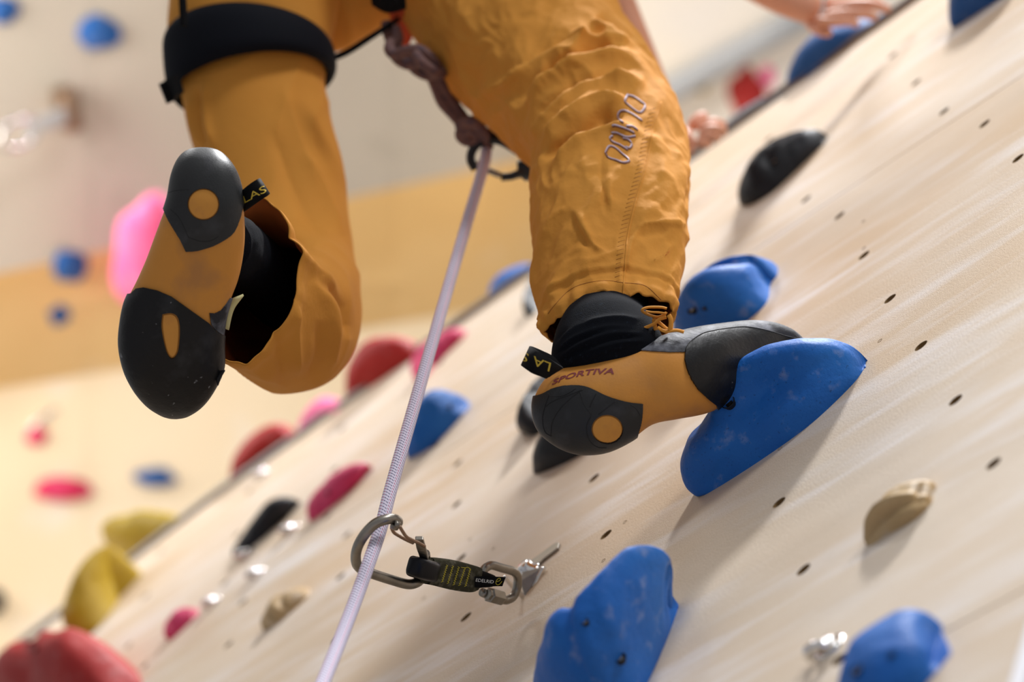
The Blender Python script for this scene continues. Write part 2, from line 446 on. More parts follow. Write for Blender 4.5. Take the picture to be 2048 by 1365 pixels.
# slab above the edge, leaning back out of sight
sl = MB(); vs = []; fs = []
for x, z in ez: vs += [(x, .0, z), (x, 1.1, z+.9), (x, 1.2, z+.8), (x, .06, z-.05)]
for i in range(len(ez)-1):
    for j in range(4): fs.append((i*4+j, i*4+(j+1) % 4, (i+1)*4+(j+1) % 4, (i+1)*4+j))
sl.add(vs, fs); tag(sl.build('wall_upper', M['ply'], smooth=False), kind='structure')
# far walls: faceted, overhanging plywood planes seen out of focus
def quad_panel(name, c, th, m, parent=None, nrm=None):
    c = [np.asarray(q) for q in c]; nn = np.cross(c[1]-c[0], c[3]-c[0]); nn /= np.linalg.norm(nn)
    if nn @ (c[0]-O) < 0: nn = -nn
    v = c+[q+nn*th for q in c]
    o = mk(name, np.array(v), [(0, 1, 2, 3), (7, 6, 5, 4), (0, 4, 5, 1), (1, 5, 6, 2), (2, 6, 7, 3), (3, 7, 4, 0)], m, parent, smooth=False)
    return recalc(o)
def facet(name, corners, m, nx, ny):
    """corners: tl,tr,br,bl 3D; a backing plus nx*ny plywood sheets"""
    tl, tr, br, bl = corners
    nn = np.cross(tr-tl, bl-tl); nn /= np.linalg.norm(nn)
    if nn @ (tl-O) < 0: nn = -nn
    back = quad_panel(name, [q+nn*.03 for q in corners], .05, m); tag(back, kind='structure')
    def bi(u, v): return (tl*(1-u)+tr*u)*(1-v)+(bl*(1-u)+br*u)*v
    g = .0003
    for i in range(nx):
        for j in range(ny):
            quad_panel('plywood_sheet', [bi(i/nx+g, j/ny+g), bi((i+1)/nx-g, j/ny+g), bi((i+1)/nx-g, (j+1)/ny-g), bi(i/nx+g, (j+1)/ny-g)], .025, m, back)
    return nn
a0, a1 = P(-500, 655, 4.7), P(1330, 258, 5.4)
b0, b1 = P(-500, 860, 4.95), P(1330, 560, 5.6)
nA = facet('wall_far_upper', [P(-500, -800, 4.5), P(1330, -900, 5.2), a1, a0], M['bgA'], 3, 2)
nB = facet('wall_far_middle', [a0, a1, b1, b0], M['bgB'], 3, 1)
nC = facet('wall_far_lower', [b0, b1, P(1330, 1400, 5.9), P(-500, 1900, 5.2)], M['bgC'], 3, 2)
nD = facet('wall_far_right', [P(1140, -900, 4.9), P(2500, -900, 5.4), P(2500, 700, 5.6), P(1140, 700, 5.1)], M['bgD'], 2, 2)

# ================================================================ HOLDS
def hold(label, sil, base, m, dz, dt, group='climbing holds on the near wall', eb=1.0, ns=90, nt=56, bulges=(), bolts=(), depth=0.0, name='climbing_hold', nz=.0012, seed=None, kexp=.5, lean=0.0):
    sp = resamp(cr(sil, 80), ns) if len(sil) > 2 else resamp(sil, ns)
    bp = resamp(cr(base, 60), ns) if len(base) > 2 else resamp(base, ns)
    g = np.zeros((ns, nt, 3)); s = np.linspace(0, 1, ns)
    th = np.linspace(0, np.pi, nt)
    for i in range(ns):
        k = max(1e-4, (1-(2*s[i]-1)**2))**kexp
        B = W(*bp[i]); zr = B[2]+dz*S*k
        r = onz(sp[i][0], sp[i][1], zr)
        if r[1] > -.0006: r = W(sp[i][0], sp[i][1], .0006); zr = r[2]
        for j, a in enumerate(th):
            sn, c = math.sin(a), math.cos(a)
            if a <= np.pi/2:
                g[i, j] = (B[0]+(r[0]-B[0])*sn**eb, r[1]*sn**eb, B[2]+(zr-B[2])*(1-c))
            else:
                g[i, j] = (r[0]+lean*(-r[1])*(1-sn), r[1]*sn**.9, zr+.45*dt*S*k*(-c))
        g[i, 0, 1] = g[i, -1, 1] = depth
    du = np.gradient(g, axis=0); dv = np.gradient(g, axis=1); nn = np.cross(du, dv); nn /= np.linalg.norm(nn, axis=2)[..., None]+1e-9
    if nn[ns//2, nt//3, 1] > 0: nn = -nn
    ss, tt = np.meshgrid(s, np.linspace(0, 1, nt), indexing='ij')
    env = np.clip(np.minimum(ss, 1-ss)*8, 0, 1)*np.clip(np.minimum(tt, 1-tt)*8, 0, 1)
    for (bs, bt, amp, ws, wt) in bulges:
        g += nn*(amp*np.exp(-((ss-bs)/ws)**2-((tt-bt)/wt)**2)*env)[..., None]
    sd = (seed if seed is not None else sil[0][0])*.37
    d = fbm(g.reshape(-1, 3), 30, 3, sd).reshape(ns, nt)*env
    g += nn*(d*nz*1.2)[..., None]
    c = g.reshape(-1, 3).mean(0); c[1] = 0
    o = mk(name, g.reshape(-1, 3), gridfaces(ns, nt, False), m, None, True, c)
    recalc(o)
    tag(o, label, 'climbing hold', group)
    bv = None
    for (bx, by, rp, tilt) in bolts:
        bv = bv or BVHTree.FromPolygons([tuple(q) for q in g.reshape(-1, 3)], gridfaces(ns, nt, False))
        h, hn, _, _ = bv.ray_cast(V(O), V(dirn(bx, by)))
        if h is None: continue
        hn = np.array(hn); hn = hn if hn @ dirn(bx, by) < 0 else -hn
        ax = np.array([0, -1.0, 0])*.75+hn*.5; ax /= np.linalg.norm(ax)
        q = Vector(ax).to_track_quat('Z', 'Y').to_matrix(); ux, uy = np.array(q.col[0]), np.array(q.col[1])
        hv = np.array(h); rr = rp*np.linalg.norm(hv-O)/FPX
        mb = MB(); vs = []
        for yy, r2 in ((.0012, rr*1.12), (.0016, rr), (-.004, rr*.9), (-.004, .0001)):
            for a in range(16): vs.append(hv+ax*yy+(ux*math.cos(a*math.tau/16)+uy*math.sin(a*math.tau/16))*r2)
        mb.add(vs, gridfaces(4, 16)); mb.build('bolt_hole', M['groove'], o)
        mb = MB(); vs = []
        for yy, r2 in ((-.0035, rr*.62), (.0002, rr*.62), (.0002, .0001)):
            for a in range(6): vs.append(hv+ax*yy+(ux*math.cos(a*math.tau/6)+uy*math.sin(a*math.tau/6))*r2)
        mb.add(vs, gridfaces(3, 6)); mb.build('bolt_head', M['steel'], o, smooth=False)
    return o, g
main_hold, main_g = hold('large blue hold gripped by the standing shoe, pitted and dished',
    [(1397, 992), (1372, 962), (1363, 918), (1378, 876), (1408, 842), (1432, 806), (1447, 765), (1478, 722), (1530, 692), (1590, 678), (1648, 677), (1693, 692), (1718, 714), (1731, 735)],
    [(1397, 992), (1420, 985), (1520, 922), (1620, 850), (1700, 775), (1731, 735)], M['blue'], .034, .03, eb=.9, ns=170, nt=110,
    bulges=[(.56, .24, -.020, .16, .12), (.74, .36, .007, .16, .10), (.28, .25, .010, .14, .14), (.40, .42, .004, .06, .1)], bolts=[(1457, 806, 14, 0)])
hold('blue hold with a rounded belly just above the standing shoe',
    [(1352, 668), (1350, 628), (1362, 585), (1395, 548), (1440, 520), (1490, 512), (1530, 524), (1553, 546)],
    [(1352, 668), (1400, 690), (1470, 660), (1530, 610), (1541, 570), (1553, 546)], M['blue'], .042, .04, eb=.75, ns=130, nt=90,
    bulges=[(.50, .28, .020, .20, .12), (.60, .46, -.010, .25, .07)], bolts=[(1384, 618, 11, 0), (1408, 616, 5, 0)])
hold('largest blue hold at the bottom edge, tall with a screw hole',
    [(1060, 1430), (1070, 1340), (1092, 1262), (1140, 1205), (1190, 1160), (1232, 1112), (1268, 1092), (1308, 1096), (1336, 1116), (1343, 1150), (1340, 1185), (1357, 1216)],
    [(1060, 1430), (1150, 1470), (1230, 1450), (1270, 1410), (1296, 1365), (1330, 1290), (1357, 1216)], M['blue'], .030, .035, eb=.75, ns=170, nt=110, kexp=.5, lean=-.95,
    bulges=[(.40, .40, -.006, .02, .25), (.34, .42, .004, .05, .2), (.86, .36, -.006, .02, .2), (.6, .2, .006, .12, .14)], bolts=[(1240, 1317, 12, 0), (1170, 1245, 8, 0)])
hold('blue hold cut off by the lower right corner, chalky top',
    [(1676, 1400), (1682, 1345), (1700, 1290), (1745, 1250), (1790, 1228), (1826, 1228), (1850, 1245), (1880, 1285), (1901, 1310)],
    [(1676, 1400), (1740, 1440), (1800, 1420), (1860, 1360), (1901, 1310)], M['blue'], .05, .03, eb=.8, ns=130, nt=90,
    bulges=[(.75, .25, .006, .12, .16)], bolts=[(1715, 1342, 13, 0), (1784, 1312, 7, 0)])
hold('blue wedge hold right of the rope, below the wall edge',
    [(816, 915), (814, 880), (822, 830), (845, 790), (872, 780), (905, 790), (930, 808), (938, 818)],
    [(816, 915), (822, 917), (860, 897), (900, 860), (938, 818)], M['blue'], .03, .03, eb=.8, bolts=[(898, 813, 6, 0)])
hold('deep blue hold cut by the top right corner',
    [(1905, 52), (1899, 20), (1905, -30), (1940, -80), (2000, -100), (2040, -70), (2050, -40)],
    [(1905, 52), (1912, 54), (1950, 30), (2000, -2), (2050, -40)], M['blue_dark'], .03, .03, eb=.5)
hold('deep blue volume on the wall edge held by the upper hand',
    [(1572, 176), (1580, 135), (1602, 95), (1640, 62), (1700, 45), (1745, 36), (1785, 20)],
    [(1572, 182), (1600, 165), (1680, 108), (1740, 62), (1785, 22)], M['blue_dark'], .02, .03, eb=.4, depth=.03)
hold('black oval hold above the blue holds, nearest the panel joint',
    [(1480, 408), (1478, 372), (1498, 325), (1530, 288), (1570, 270), (1612, 259), (1640, 266), (1649, 285)],
    [(1480, 408), (1500, 410), (1545, 385), (1600, 335), (1649, 287)], M['blackh'], .028, .03, eb=.8, bolts=[(1548, 322, 7, 0)], bulges=[(.35, .3, .004, .1, .15), (.5, .3, -.004, .06, .2)])
hold('black rounded hold behind the heel of the standing shoe, upper of two',
    [(1042, 862), (1034, 835), (1042, 805), (1062, 772), (1085, 750), (1120, 740), (1140, 750)],
    [(1042, 862), (1068, 872), (1098, 850), (1120, 800), (1140, 752)], M['blackh'], .022, .03, eb=.8)
hold('black pointed hold under the standing shoe, lower of two',
    [(1068, 944), (1066, 905), (1080, 870), (1110, 850), (1150, 850), (1190, 865), (1210, 880)],
    [(1068, 944), (1075, 948), (1110, 936), (1160, 912), (1210, 882)], M['blackh'], .022, .02, eb=.8)
hold('small black hold half hidden behind the trouser leg',
    [(1052, 628), (1048, 600), (1054, 570), (1070, 550), (1090, 548), (1100, 560)],
    [(1052, 628), (1060, 634), (1078, 615), (1100, 562)], M['blackh'], .02, .02)
hold('slim black hold with a bulbous end, lower left wall',
    [(466, 1112), (468, 1095), (490, 1062), (515, 1028), (540, 1004), (570, 996), (588, 1002), (588, 1020)],
    [(466, 1112), (476, 1116), (510, 1092), (545, 1062), (588, 1022)], M['blackh'], .018, .02, bulges=[(.75, .3, .006, .15, .2)])
hold('crimson and pink hold left of the rope in mid wall',
    [(618, 1042), (616, 1005), (640, 972), (672, 945), (705, 930), (728, 934), (725, 958)],
    [(618, 1042), (630, 1040), (670, 1010), (700, 985), (725, 960)], M['pink'], .022, .03, bulges=[(.4, .3, -.004, .05, .2)], bolts=[(655, 985, 5, 0)])
hold('small crimson hold low on the left wall',
    [(334, 1278), (329, 1255), (338, 1232), (360, 1220), (385, 1221), (393, 1232)],
    [(334, 1278), (345, 1278), (368, 1258), (393, 1234)], M['pink'], .018, .02, bulges=[(.4, .35, -.005, .06, .2)])
hold('fluted tan hold left of the rope',
    [(530, 1262), (522, 1240), (535, 1208), (562, 1188), (590, 1180), (612, 1184), (616, 1192)],
    [(530, 1262), (545, 1256), (585, 1222), (616, 1194)], M['tan'], .02, .03, bulges=[(.3, .3, -.005, .05, .3), (.6, .35, -.004, .05, .3)])
hold('tan fluted hold on the right, alone above the bottom blue hold',
    [(1734, 1092), (1738, 1050), (1752, 1012), (1780, 984), (1812, 970), (1842, 968), (1862, 985), (1863, 1006)],
    [(1734, 1092), (1745, 1090), (1785, 1066), (1830, 1040), (1863, 1008)], M['tan'], .026, .03, eb=.8,
    bulges=[(.45, .32, .008, .3, .05), (.45, .24, -.006, .3, .05), (.8, .45, -.005, .04, .2)])
hold('big red rounded volume in the lower left corner',
    [(8, 1400), (6, 1330), (30, 1285), (75, 1265), (110, 1272), (150, 1268), (195, 1300), (240, 1345), (285, 1385)],
    [(8, 1400), (80, 1440), (160, 1440), (230, 1420), (285, 1388)], M['red'], .06, .05, eb=.8, bulges=[(.35, .4, -.02, .05, .25), (.2, .35, .012, .1, .2), (.55, .35, .012, .14, .2)], bolts=[(73, 1300, 7, 0)])
hold('mustard faceted hold at the wall edge, lower of two',
    [(150, 1268), (126, 1232), (132, 1195), (150, 1150), (176, 1112), (210, 1092), (238, 1110), (256, 1150)],
    [(150, 1268), (178, 1272), (215, 1235), (240, 1195), (256, 1155)], M['yel'], .03, .02, eb=.7)
hold('mustard hold lying on the wall edge, upper of two',
    [(208, 1078), (204, 1050), (232, 1030), (275, 1022), (310, 1026), (345, 1034), (352, 1048)],
    [(208, 1085), (250, 1092), (300, 1070), (352, 1050)], M['yel'], .02, .03, depth=.04, bulges=[(.4, .5, -.008, .08, .2)])
hold('red volume on the wall edge left of the hanging trouser leg',
    [(460, 968), (466, 920), (492, 880), (525, 856), (556, 850), (575, 866), (580, 882)],
    [(460, 972), (490, 948), (540, 912), (580, 884)], M['red'], .02, .04, depth=.04, eb=.6)
hold('pink volume on the wall edge beneath the hanging trouser leg',
    [(596, 868), (600, 840), (615, 815), (635, 800), (655, 800), (672, 806), (680, 818)],
    [(596, 870), (620, 854), (655, 834), (680, 820)], M['hotpink'], .02, .04, depth=.04, eb=.6)
hold('pink chalky volume on the wall edge between trouser leg and rope',
    [(694, 804), (692, 756), (706, 710), (735, 682), (780, 676), (820, 690), (832, 712)],
    [(694, 808), (720, 788), (770, 756), (832, 714)], M['red'], .02, .05, depth=.04, eb=.6)
hold('crimson hold directly behind the rope at the wall edge',
    [(832, 762), (822, 730), (838, 700), (866, 676), (900, 660), (922, 662), (928, 672)],
    [(832, 766), (845, 762), (880, 722), (928, 675)], M['pink'], .022, .03)
hold('blue hold on the wall edge left of the trouser cuff',
    [(975, 598), (982, 568), (1005, 545), (1035, 534), (1060, 533), (1085, 540)],
    [(975, 604), (1010, 582), (1050, 552), (1085, 542)], M['blue'], .02, .03, depth=.04)
hold('long grey hold on the wall edge held by the lower hand',
    [(1380, 312), (1395, 290), (1430, 262), (1475, 225), (1520, 198), (1560, 185), (1572, 186)],
    [(1382, 320), (1420, 292), (1480, 248), (1530, 215), (1572, 188)], M['greyh'], .016, .02, depth=.03, eb=.6)

# shiny bolt hangers
def bolt_hanger(x, y, r, label, m='bright'):
    w = W(x, y); root = empty('bolt_hanger', w)
    tag(root, label, 'bolt hanger', 'small bright bolt hangers on the wall')
    mb = MB(); vs = []
    for yy, rr in ((0, r*1.1), (-.0018, r*1.1), (-.002, r*.9), (-.002, .0001)):
        for a in range(20): vs.append(w+np.array([rr*math.cos(a*math.tau/20), yy, rr*math.sin(a*math.tau/20)]))
    mb.add(vs, gridfaces(4, 20)); mb.build('base_plate', M[m], root)
    mb = MB(); vs = []
    for yy, rr in ((-.002, r*.55), (-.006, r*.55), (-.0085, r*.35), (-.009, .0001)):
        for a in range(12): vs.append(w+np.array([rr*math.cos(a*math.tau/12), yy, rr*math.sin(a*math.tau/12)]))
    mb.add(vs, gridfaces(4, 12)); mb.build('bolt_head', M[m], root)
    mb = MB(); pts = [w+np.array([-r*.8*math.cos(a)-r*.5, -.003-r*.7*math.sin(a), -r*.5-r*.3*math.sin(a)]) for a in np.linspace(0, math.pi, 14)]
    mb.tube(pts, .0042, 8); mb.build('hanger_eye', M[m], root)
    return root
hl = ['bright bolt hanger nearest the wall edge below the red volume', 'bright bolt hanger beside the bulb of the slim black hold', 'bright bolt hanger at the tip of the slim black hold',
      'bright bolt hanger below the slim black hold', 'bright bolt hanger between the small crimson hold and slim black hold', 'bright bolt hanger left of the lower right blue hold']
for (x, y, r), l in zip([(530, 948, .010), (586, 1060, .010), (497, 1110, .010), (518, 1148, .010), (430, 1205, .010), (1662, 1296, .012)], hl): bolt_hanger(x, y, r, l)

# far holds, on the far facets
def on_facet(x, y, p0, nn):
    d = dirn(x, y); return O+d*((p0-O) @ nn)/(d @ nn)
def far_hold(x, y, rx, ry, p0, nn, m, label, hgt=.6, sd=0):
    c = on_facet(x, y, p0, nn); d = np.linalg.norm(c-O)
    out = -nn
    ax = on_facet(x+rx, y, p0, nn)-c; ay = on_facet(x, y+ry, p0, nn)-c; sx, sy = np.linalg.norm(ax), np.linalg.norm(ay)
    v = []; nu_, nv_ = 14, 28
    for i in range(nu_):
        a = i/(nu_-1)*math.pi/2
        for j in range(nv_):
            b = j*math.tau/nv_
            w = 1+.22*noise.noise(Vector((math.cos(b)*1.2+sd, math.sin(b)*1.2, a)))
            v.append(c+(ax*math.cos(b)+ay*math.sin(b))*math.cos(a)*w*(1.0)+out*(math.sin(a)*hgt*min(sx, sy)*w))
    f = gridfaces(nu_, nv_)
    o = mk('climbing_hold', np.array(v), f, m, None, True, c); recalc(o)
    return tag(o, label, 'climbing hold', 'blurred holds on the far walls')
fa, fb, fc, fd = a0, b0, b0, P(1140, -900, 4.9)
far_hold(196, 64, 44, 34, fa, nA, M['blue_dark'], 'blue blurred hold high on the far grey wall, near the top left', sd=1)
far_hold(2, 20, 36, 26, fa, nA, M['blue_dark'], 'blue blurred hold cut by the top left corner', sd=2)
far_hold(140, 530, 36, 28, fb, nB, M['blue_dark'], 'blurred blue hold on the amber band, upper of the pair', sd=3)
far_hold(110, 618, 38, 28, fb, nB, M['blue_dark'], 'blurred blue hold on the amber band, lower of the pair', sd=4)
far_hold(311, 956, 42, 19, fc, nC, M['blue_dark'], 'blurred blue hold on the pale wall left of the red edge volume', sd=5)
far_hold(126, 980, 58, 24, fc, nC, M['pink'], 'blurred wide pink hold on the pale far wall', sd=6)
far_hold(74, 872, 22, 20, fc, nC, M['pink'], 'blurred small pink dot hold on the pale far wall', sd=7)
far_hold(300, 520, 72, 118, fb-nB*.12, nB, M['hotpink'], 'big blurred bright pink volume behind the hanging shoe', sd=8)
far_hold(-12, 1205, 22, 28, fc, nC, M['blackh'], 'dark blurred hold cut by the left picture edge', sd=9)
far_hold(1394, 158, 30, 34, fd, nD, M['yel'], 'blurred yellow hold between knee and upper hand', sd=10)
far_hold(1492, 188, 42, 62, fd, nD, M['red'], 'blurred red volume left of the deep blue edge volume', sd=11)
far_hold(1530, 150, 26, 32, fd, nD, M['hotpink'], 'blurred pale pink hold beside the red far volume', sd=12)
# far quickdraws
def far_draw(p, q, label, p0, nn, wpx):
    a_, b_ = on_facet(*p, p0, nn)-nn*.06, on_facet(*q, p0, nn)-nn*.10
    root = empty('far_quickdraw', a_); tag(root, label, 'quickdraw', 'blurred quickdraws on the far wall')
    t = (b_-a_)/np.linalg.norm(b_-a_); d = np.linalg.norm(a_-O); s_ = np.cross(t, nn)
    mb = MB(); mb.box(a_+nn*.03, t*.02, s_*.045, nn*.035); mb.build('hanger_plate', M['rust'], root, bevel=.003)
    mb = MB(); mb.box(a_*.5+b_*.5, t*np.linalg.norm(b_-a_)*.36, s_*wpx*.5*d/FPX, nn*.005); mb.build('sling', M['greyh'] if wpx < 30 else M['beam'], root, bevel=.002)
    mb = MB(); c = b_; mb.tube([c+t*.05*math.cos(k)+s_*.03*math.sin(k) for k in np.linspace(0, math.tau, 18, endpoint=False)], .006, 8, closed=True); mb.build('carabiner', M['bright'], root)
far_draw((124, 212), (0, 245), 'blurred grey quickdraw on the far grey wall at the left', fa, nA, 34)
far_draw((160, 745), (60, 770), 'blurred brown quickdraw low on the amber band at the left', fb, nB, 20)
# bluish beam crossing behind on the right
mb = MB(); p0, p1 = on_facet(1200, 245, fd, nD)-nD*.05, on_facet(1640, 0, fd, nD)-nD*.05
mb.tube(np.linspace(p0, p1, 4), .028, 12); tag(mb.build('steel_rail', M['beam']), 'blurred grey rail running diagonally behind the upper hand', 'rail')

# ================================================================ CLIMBER
climber = empty('person', (P(900, -100, 2.6)))
tag(climber, 'climber seen from below in ochre trousers, harness and orange rock shoes, one leg hanging free', 'person')

# ---- right (standing) trouser leg
RL = [(840, -300, 1060, -370, 2.64, .8), (770, -190, 1170, -280, 2.61, .85), (778, -40, 1200, -110, 2.58, .85), (845, 95, 1240, 15, 2.53, .85), (925, 190, 1290, 100, 2.47, .85), (1005, 258, 1338, 180, 2.40, .85),
      (1056, 305, 1368, 255, 2.33, .85), (1060, 400, 1380, 340, 2.27, .8), (1065, 500, 1376, 440, 2.21, .75), (1068, 590, 1366, 540, 2.17, .68), (1084, 676, 1348, 628, 2.13, .62)]
g, c = loft_v(RL, 300, 300)
nn = vnorm(g, c)
FR = [  # folds: (polyline, amplitude m, width px)
    ([(1062, 285), (1095, 235), (1150, 185), (1215, 160), (1290, 172)], .0055, 11),
    ([(1068, 262), (1110, 208), (1165, 168), (1240, 145)], -.0060, 9),
    ([(1075, 305), (1125, 248), (1195, 200), (1262, 205)], .0045, 10),
    ([(1085, 318), (1140, 268), (1200, 228), (1250, 232)], -.0050, 9),
    ([(1040, 225), (1100, 165), (1170, 128), (1250, 122), (1310, 150)], .0050, 11),
    ([(1035, 200), (1095, 145), (1165, 108), (1240, 100)], -.0045, 10),
    ([(1100, 340), (1150, 290), (1215, 262), (1290, 268)], .0030, 9),
    ([(1000, 190), (1060, 130), (1130, 96), (1200, 86), (1270, 105)], .0040, 12),
    ([(1010, 160), (1080, 110), (1150, 76)], -.0030, 10),
    ([(1140, 60), (1170, 80), (1150, 105), (1100, 130)], .0040, 12),
    ([(1180, 40), (1220, 80), (1262, 100)], .0040, 10), ([(1196, 30), (1240, 66), (1270, 84)], -.0035, 9),
    ([(960, 200), (1010, 160), (1060, 130)], .0030, 10),
    ([(1205, 280), (1202, 350), (1214, 430)], -.0022, 5), ([(1218, 290), (1216, 350), (1226, 420)], .0015, 6),
    ([(1150, 415), (1165, 450), (1188, 490), (1215, 505)], .0030, 7), ([(1142, 425), (1158, 465), (1180, 502)], -.0022, 6),
    ([(1085, 600), (1120, 560), (1180, 525), (1250, 495)], .0026, 9), ([(1075, 570), (1110, 530), (1160, 500)], -.002, 9),
    ([(1270, 455), (1300, 447), (1340, 446), (1376, 450)], .0040, 6), ([(1275, 470), (1305, 464), (1345, 462)], -.0030, 7),
    ([(1275, 462), (1262, 490), (1256, 540)], .0025, 6),
    ([(1335, 465), (1350, 500), (1346, 540)], -.0030, 8), ([(1300, 520), (1335, 505), (1350, 480)], .0025, 8),
    ([(1140, 330), (1170, 345), (1225, 345)], -.0015, 5), ([(1120, 355), (1160, 330), (1200, 300)], .002, 8),
    ([(1300, 250), (1330, 275), (1350, 320)], -.0040, 9), ([(1290, 275), (1325, 290), (1372, 320)], .0040, 9), ([(1330, 225), (1352, 245), (1366, 285)], -.0035, 8),
    ([(1080, 480), (1100, 440), (1140, 410)], .002, 9), ([(1090, 520), (1130, 500), (1160, 470)], -.0018, 8),
    ([(1310, 340), (1340, 360), (1362, 400)], .0028, 8), ([(1300, 390), (1330, 420), (1350, 430)], -.0022, 8),
    ([(840, 40), (930, 150), (1010, 230)], -.003, 16), ([(900, 0), (1000, 120), (1060, 190)], .0025, 22),
    ([(960, 178), (1030, 215), (1040, 240)], .003, 9)]
g = folds(g, nn, FR[:12], 2.9); nn = vnorm(g, c); g = folds(g, nn, FR[12:], 1.0)
nn = vnorm(g, c)
g = wrinkle(g, nn, 22, .0022, 4, 3.1)
nn = vnorm(g, c)
g = ridged(g, nn, 15, .0042, 1.7); nn = vnorm(g, c); g = ridged(g, nn, 34, .0014, 9.2)
nn = vnorm(g, c)
# crumples that run mostly across the shin + gathered hem
nu, nvv = g.shape[:2]
u = np.linspace(0, 1, nu)[:, None]; ph = np.linspace(0, 2*np.pi, nvv, endpoint=False)[None]
hem = np.clip((u-.925)/.075, 0, 1)
rip = np.zeros((nu, nvv))
rng = np.random.RandomState(3)
for kf in (9, 14, 19, 26): rip += np.sin(kf*ph+rng.rand()*6.28)/math.sqrt(kf)*1.1
g = g+nn*(rip*hem*.0030)[..., None]
g = g-nn*(hem*.003)[..., None]+nn*(.0035*np.exp(-((u-.985)/.012)**2)+.0012*np.exp(-((u-.945)/.004)**2)-.002*np.exp(-((u-.955)/.004)**2))[..., None]
# hem edge wanders up and down
du = np.gradient(g, axis=0); du /= np.linalg.norm(du, axis=2)[..., None]
wob = sum(np.sin(kf*ph+s0)*a0 for kf, s0, a0 in ((5, 1, .0016), (11, 2, .0012), (21, .5, .0007)))
g = g+du*(wob*hem)[..., None]
def cloth_obj(name, g, m, parent, thick=.0012, inner=None):
    nu, nv = g.shape[:2]
    i0, j0 = nu//2, 0
    e1 = g[i0+1, j0]-g[i0, j0]; e2 = g[i0, j0+1]-g[i0, j0]; out = g[i0, j0]-g[i0].mean(0)
    o = mk(name, g.reshape(-1, 3), gridfaces(nu, nv, flip=bool(np.cross(e2, e1) @ out < 0)), [m, inner or m], parent)
    s = o.modifiers.new('s', 'SOLIDIFY'); s.thickness = thick; s.offset = -1
    if inner: s.material_offset = 1
    return o
tr = cloth_obj('trousers', g, M['cloth'], climber, .0012, M['cloth_in'])
tag(tr, 'ochre trouser leg of the standing leg, creased, hem gathered by a cord')
bv_r = BVHTree.FromPolygons([tuple(q) for q in g.reshape(-1, 3)], gridfaces(nu, nvv))
def cast(bv, x, y, eps=0.0):
    h, n_, _, dist = bv.ray_cast(V(O), V(dirn(x, y)))
    if h is None: return None, None
    h = np.array(h); n_ = np.array(n_)
    if n_ @ dirn(x, y) > 0: n_ = -n_
    return h+n_*eps, n_
def stroke(mb, bv, pts, wpx, eps=0.0, n=None, closed=False, smooth=True, ns=6, flat=1):
    pts = list(pts)
    if closed: pts = pts+[pts[0]]
    L = np.linalg.norm(np.diff(np.array(pts, float), axis=0), axis=1).sum()
    n = n or max(4, int(L/3.0))
    q = resamp(cr(pts, max(n*2, 30)) if smooth and len(pts) > 2 else pts, n)
    out = []; r = None
    for x, y in q:
        h, nn_ = cast(bv, x, y, eps)
        if h is None: continue
        if out and np.linalg.norm(h-out[-1]) > .06: continue
        out.append(h); r = r or wpx*.5*np.linalg.norm(h-O)/FPX
    if len(out) > 2: mb.tube(out, r, ns)
    return mb
# seam with puckers
seam = [(1322, 205), (1305, 262), (1292, 330), (1272, 400), (1256, 470), (1250, 530), (1246, 592)]
mb = MB(); stroke(mb, bv_r, seam, 4, 0); mb.build('side_seam', M['cloth'], tr)
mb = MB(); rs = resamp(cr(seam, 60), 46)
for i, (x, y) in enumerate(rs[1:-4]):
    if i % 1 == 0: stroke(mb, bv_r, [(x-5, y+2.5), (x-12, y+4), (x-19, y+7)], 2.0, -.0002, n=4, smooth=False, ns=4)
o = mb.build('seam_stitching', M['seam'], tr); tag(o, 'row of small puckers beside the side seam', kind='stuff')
mb = MB(); stroke(mb, bv_r, [(1096, 628), (1110, 610), (1140, 580), (1175, 566), (1215, 562), (1247, 566), (1290, 572), (1322, 600)], 1.8, 0); mb.build('hem_stitching', M['seam'], tr)
# lettering running down the shin
gl = [[(140, 930), (165, 880), (195, 872), (240, 895), (290, 940), (345, 985), (350, 1010), (300, 1022), (240, 1000), (165, 975), (140, 930)],
      [(340, 905), (270, 860), (200, 830), (180, 792), (205, 780)], [(300, 800), (345, 812), (378, 850), (360, 890), (325, 880)],
      [(195, 752), (240, 752), (330, 790), (410, 780)], [(200, 690), (225, 682), (300, 705), (360, 730), (400, 752)], [(330, 690), (380, 690), (430, 722)],
      [(300, 655), (262, 628), (258, 575), (300, 548), (380, 578), (470, 640)],
      [(340, 405), (315, 460), (350, 500), (430, 560), (470, 560), (500, 500), (450, 462)], [(340, 408), (400, 425), (495, 490)]]
mb = MB(); m2 = MB()
for s_ in gl:
    s_ = cv(s_, 4.55, 1180, 100)
    mb = MB(); m2 = MB()
    stroke(mb, bv_r, s_, 3.4, .0001); stroke(m2, bv_r, [(x+1.2, y+2.6) for x, y in s_], 4.4, -.0001)  # brown copies, shifted down, paint a shadow under the lilac strokes
    if mb.v and m2.v: mb.build('letter_stroke', M['print'], tr); m2.build('letter_shadow', M['print_shadow'], tr)
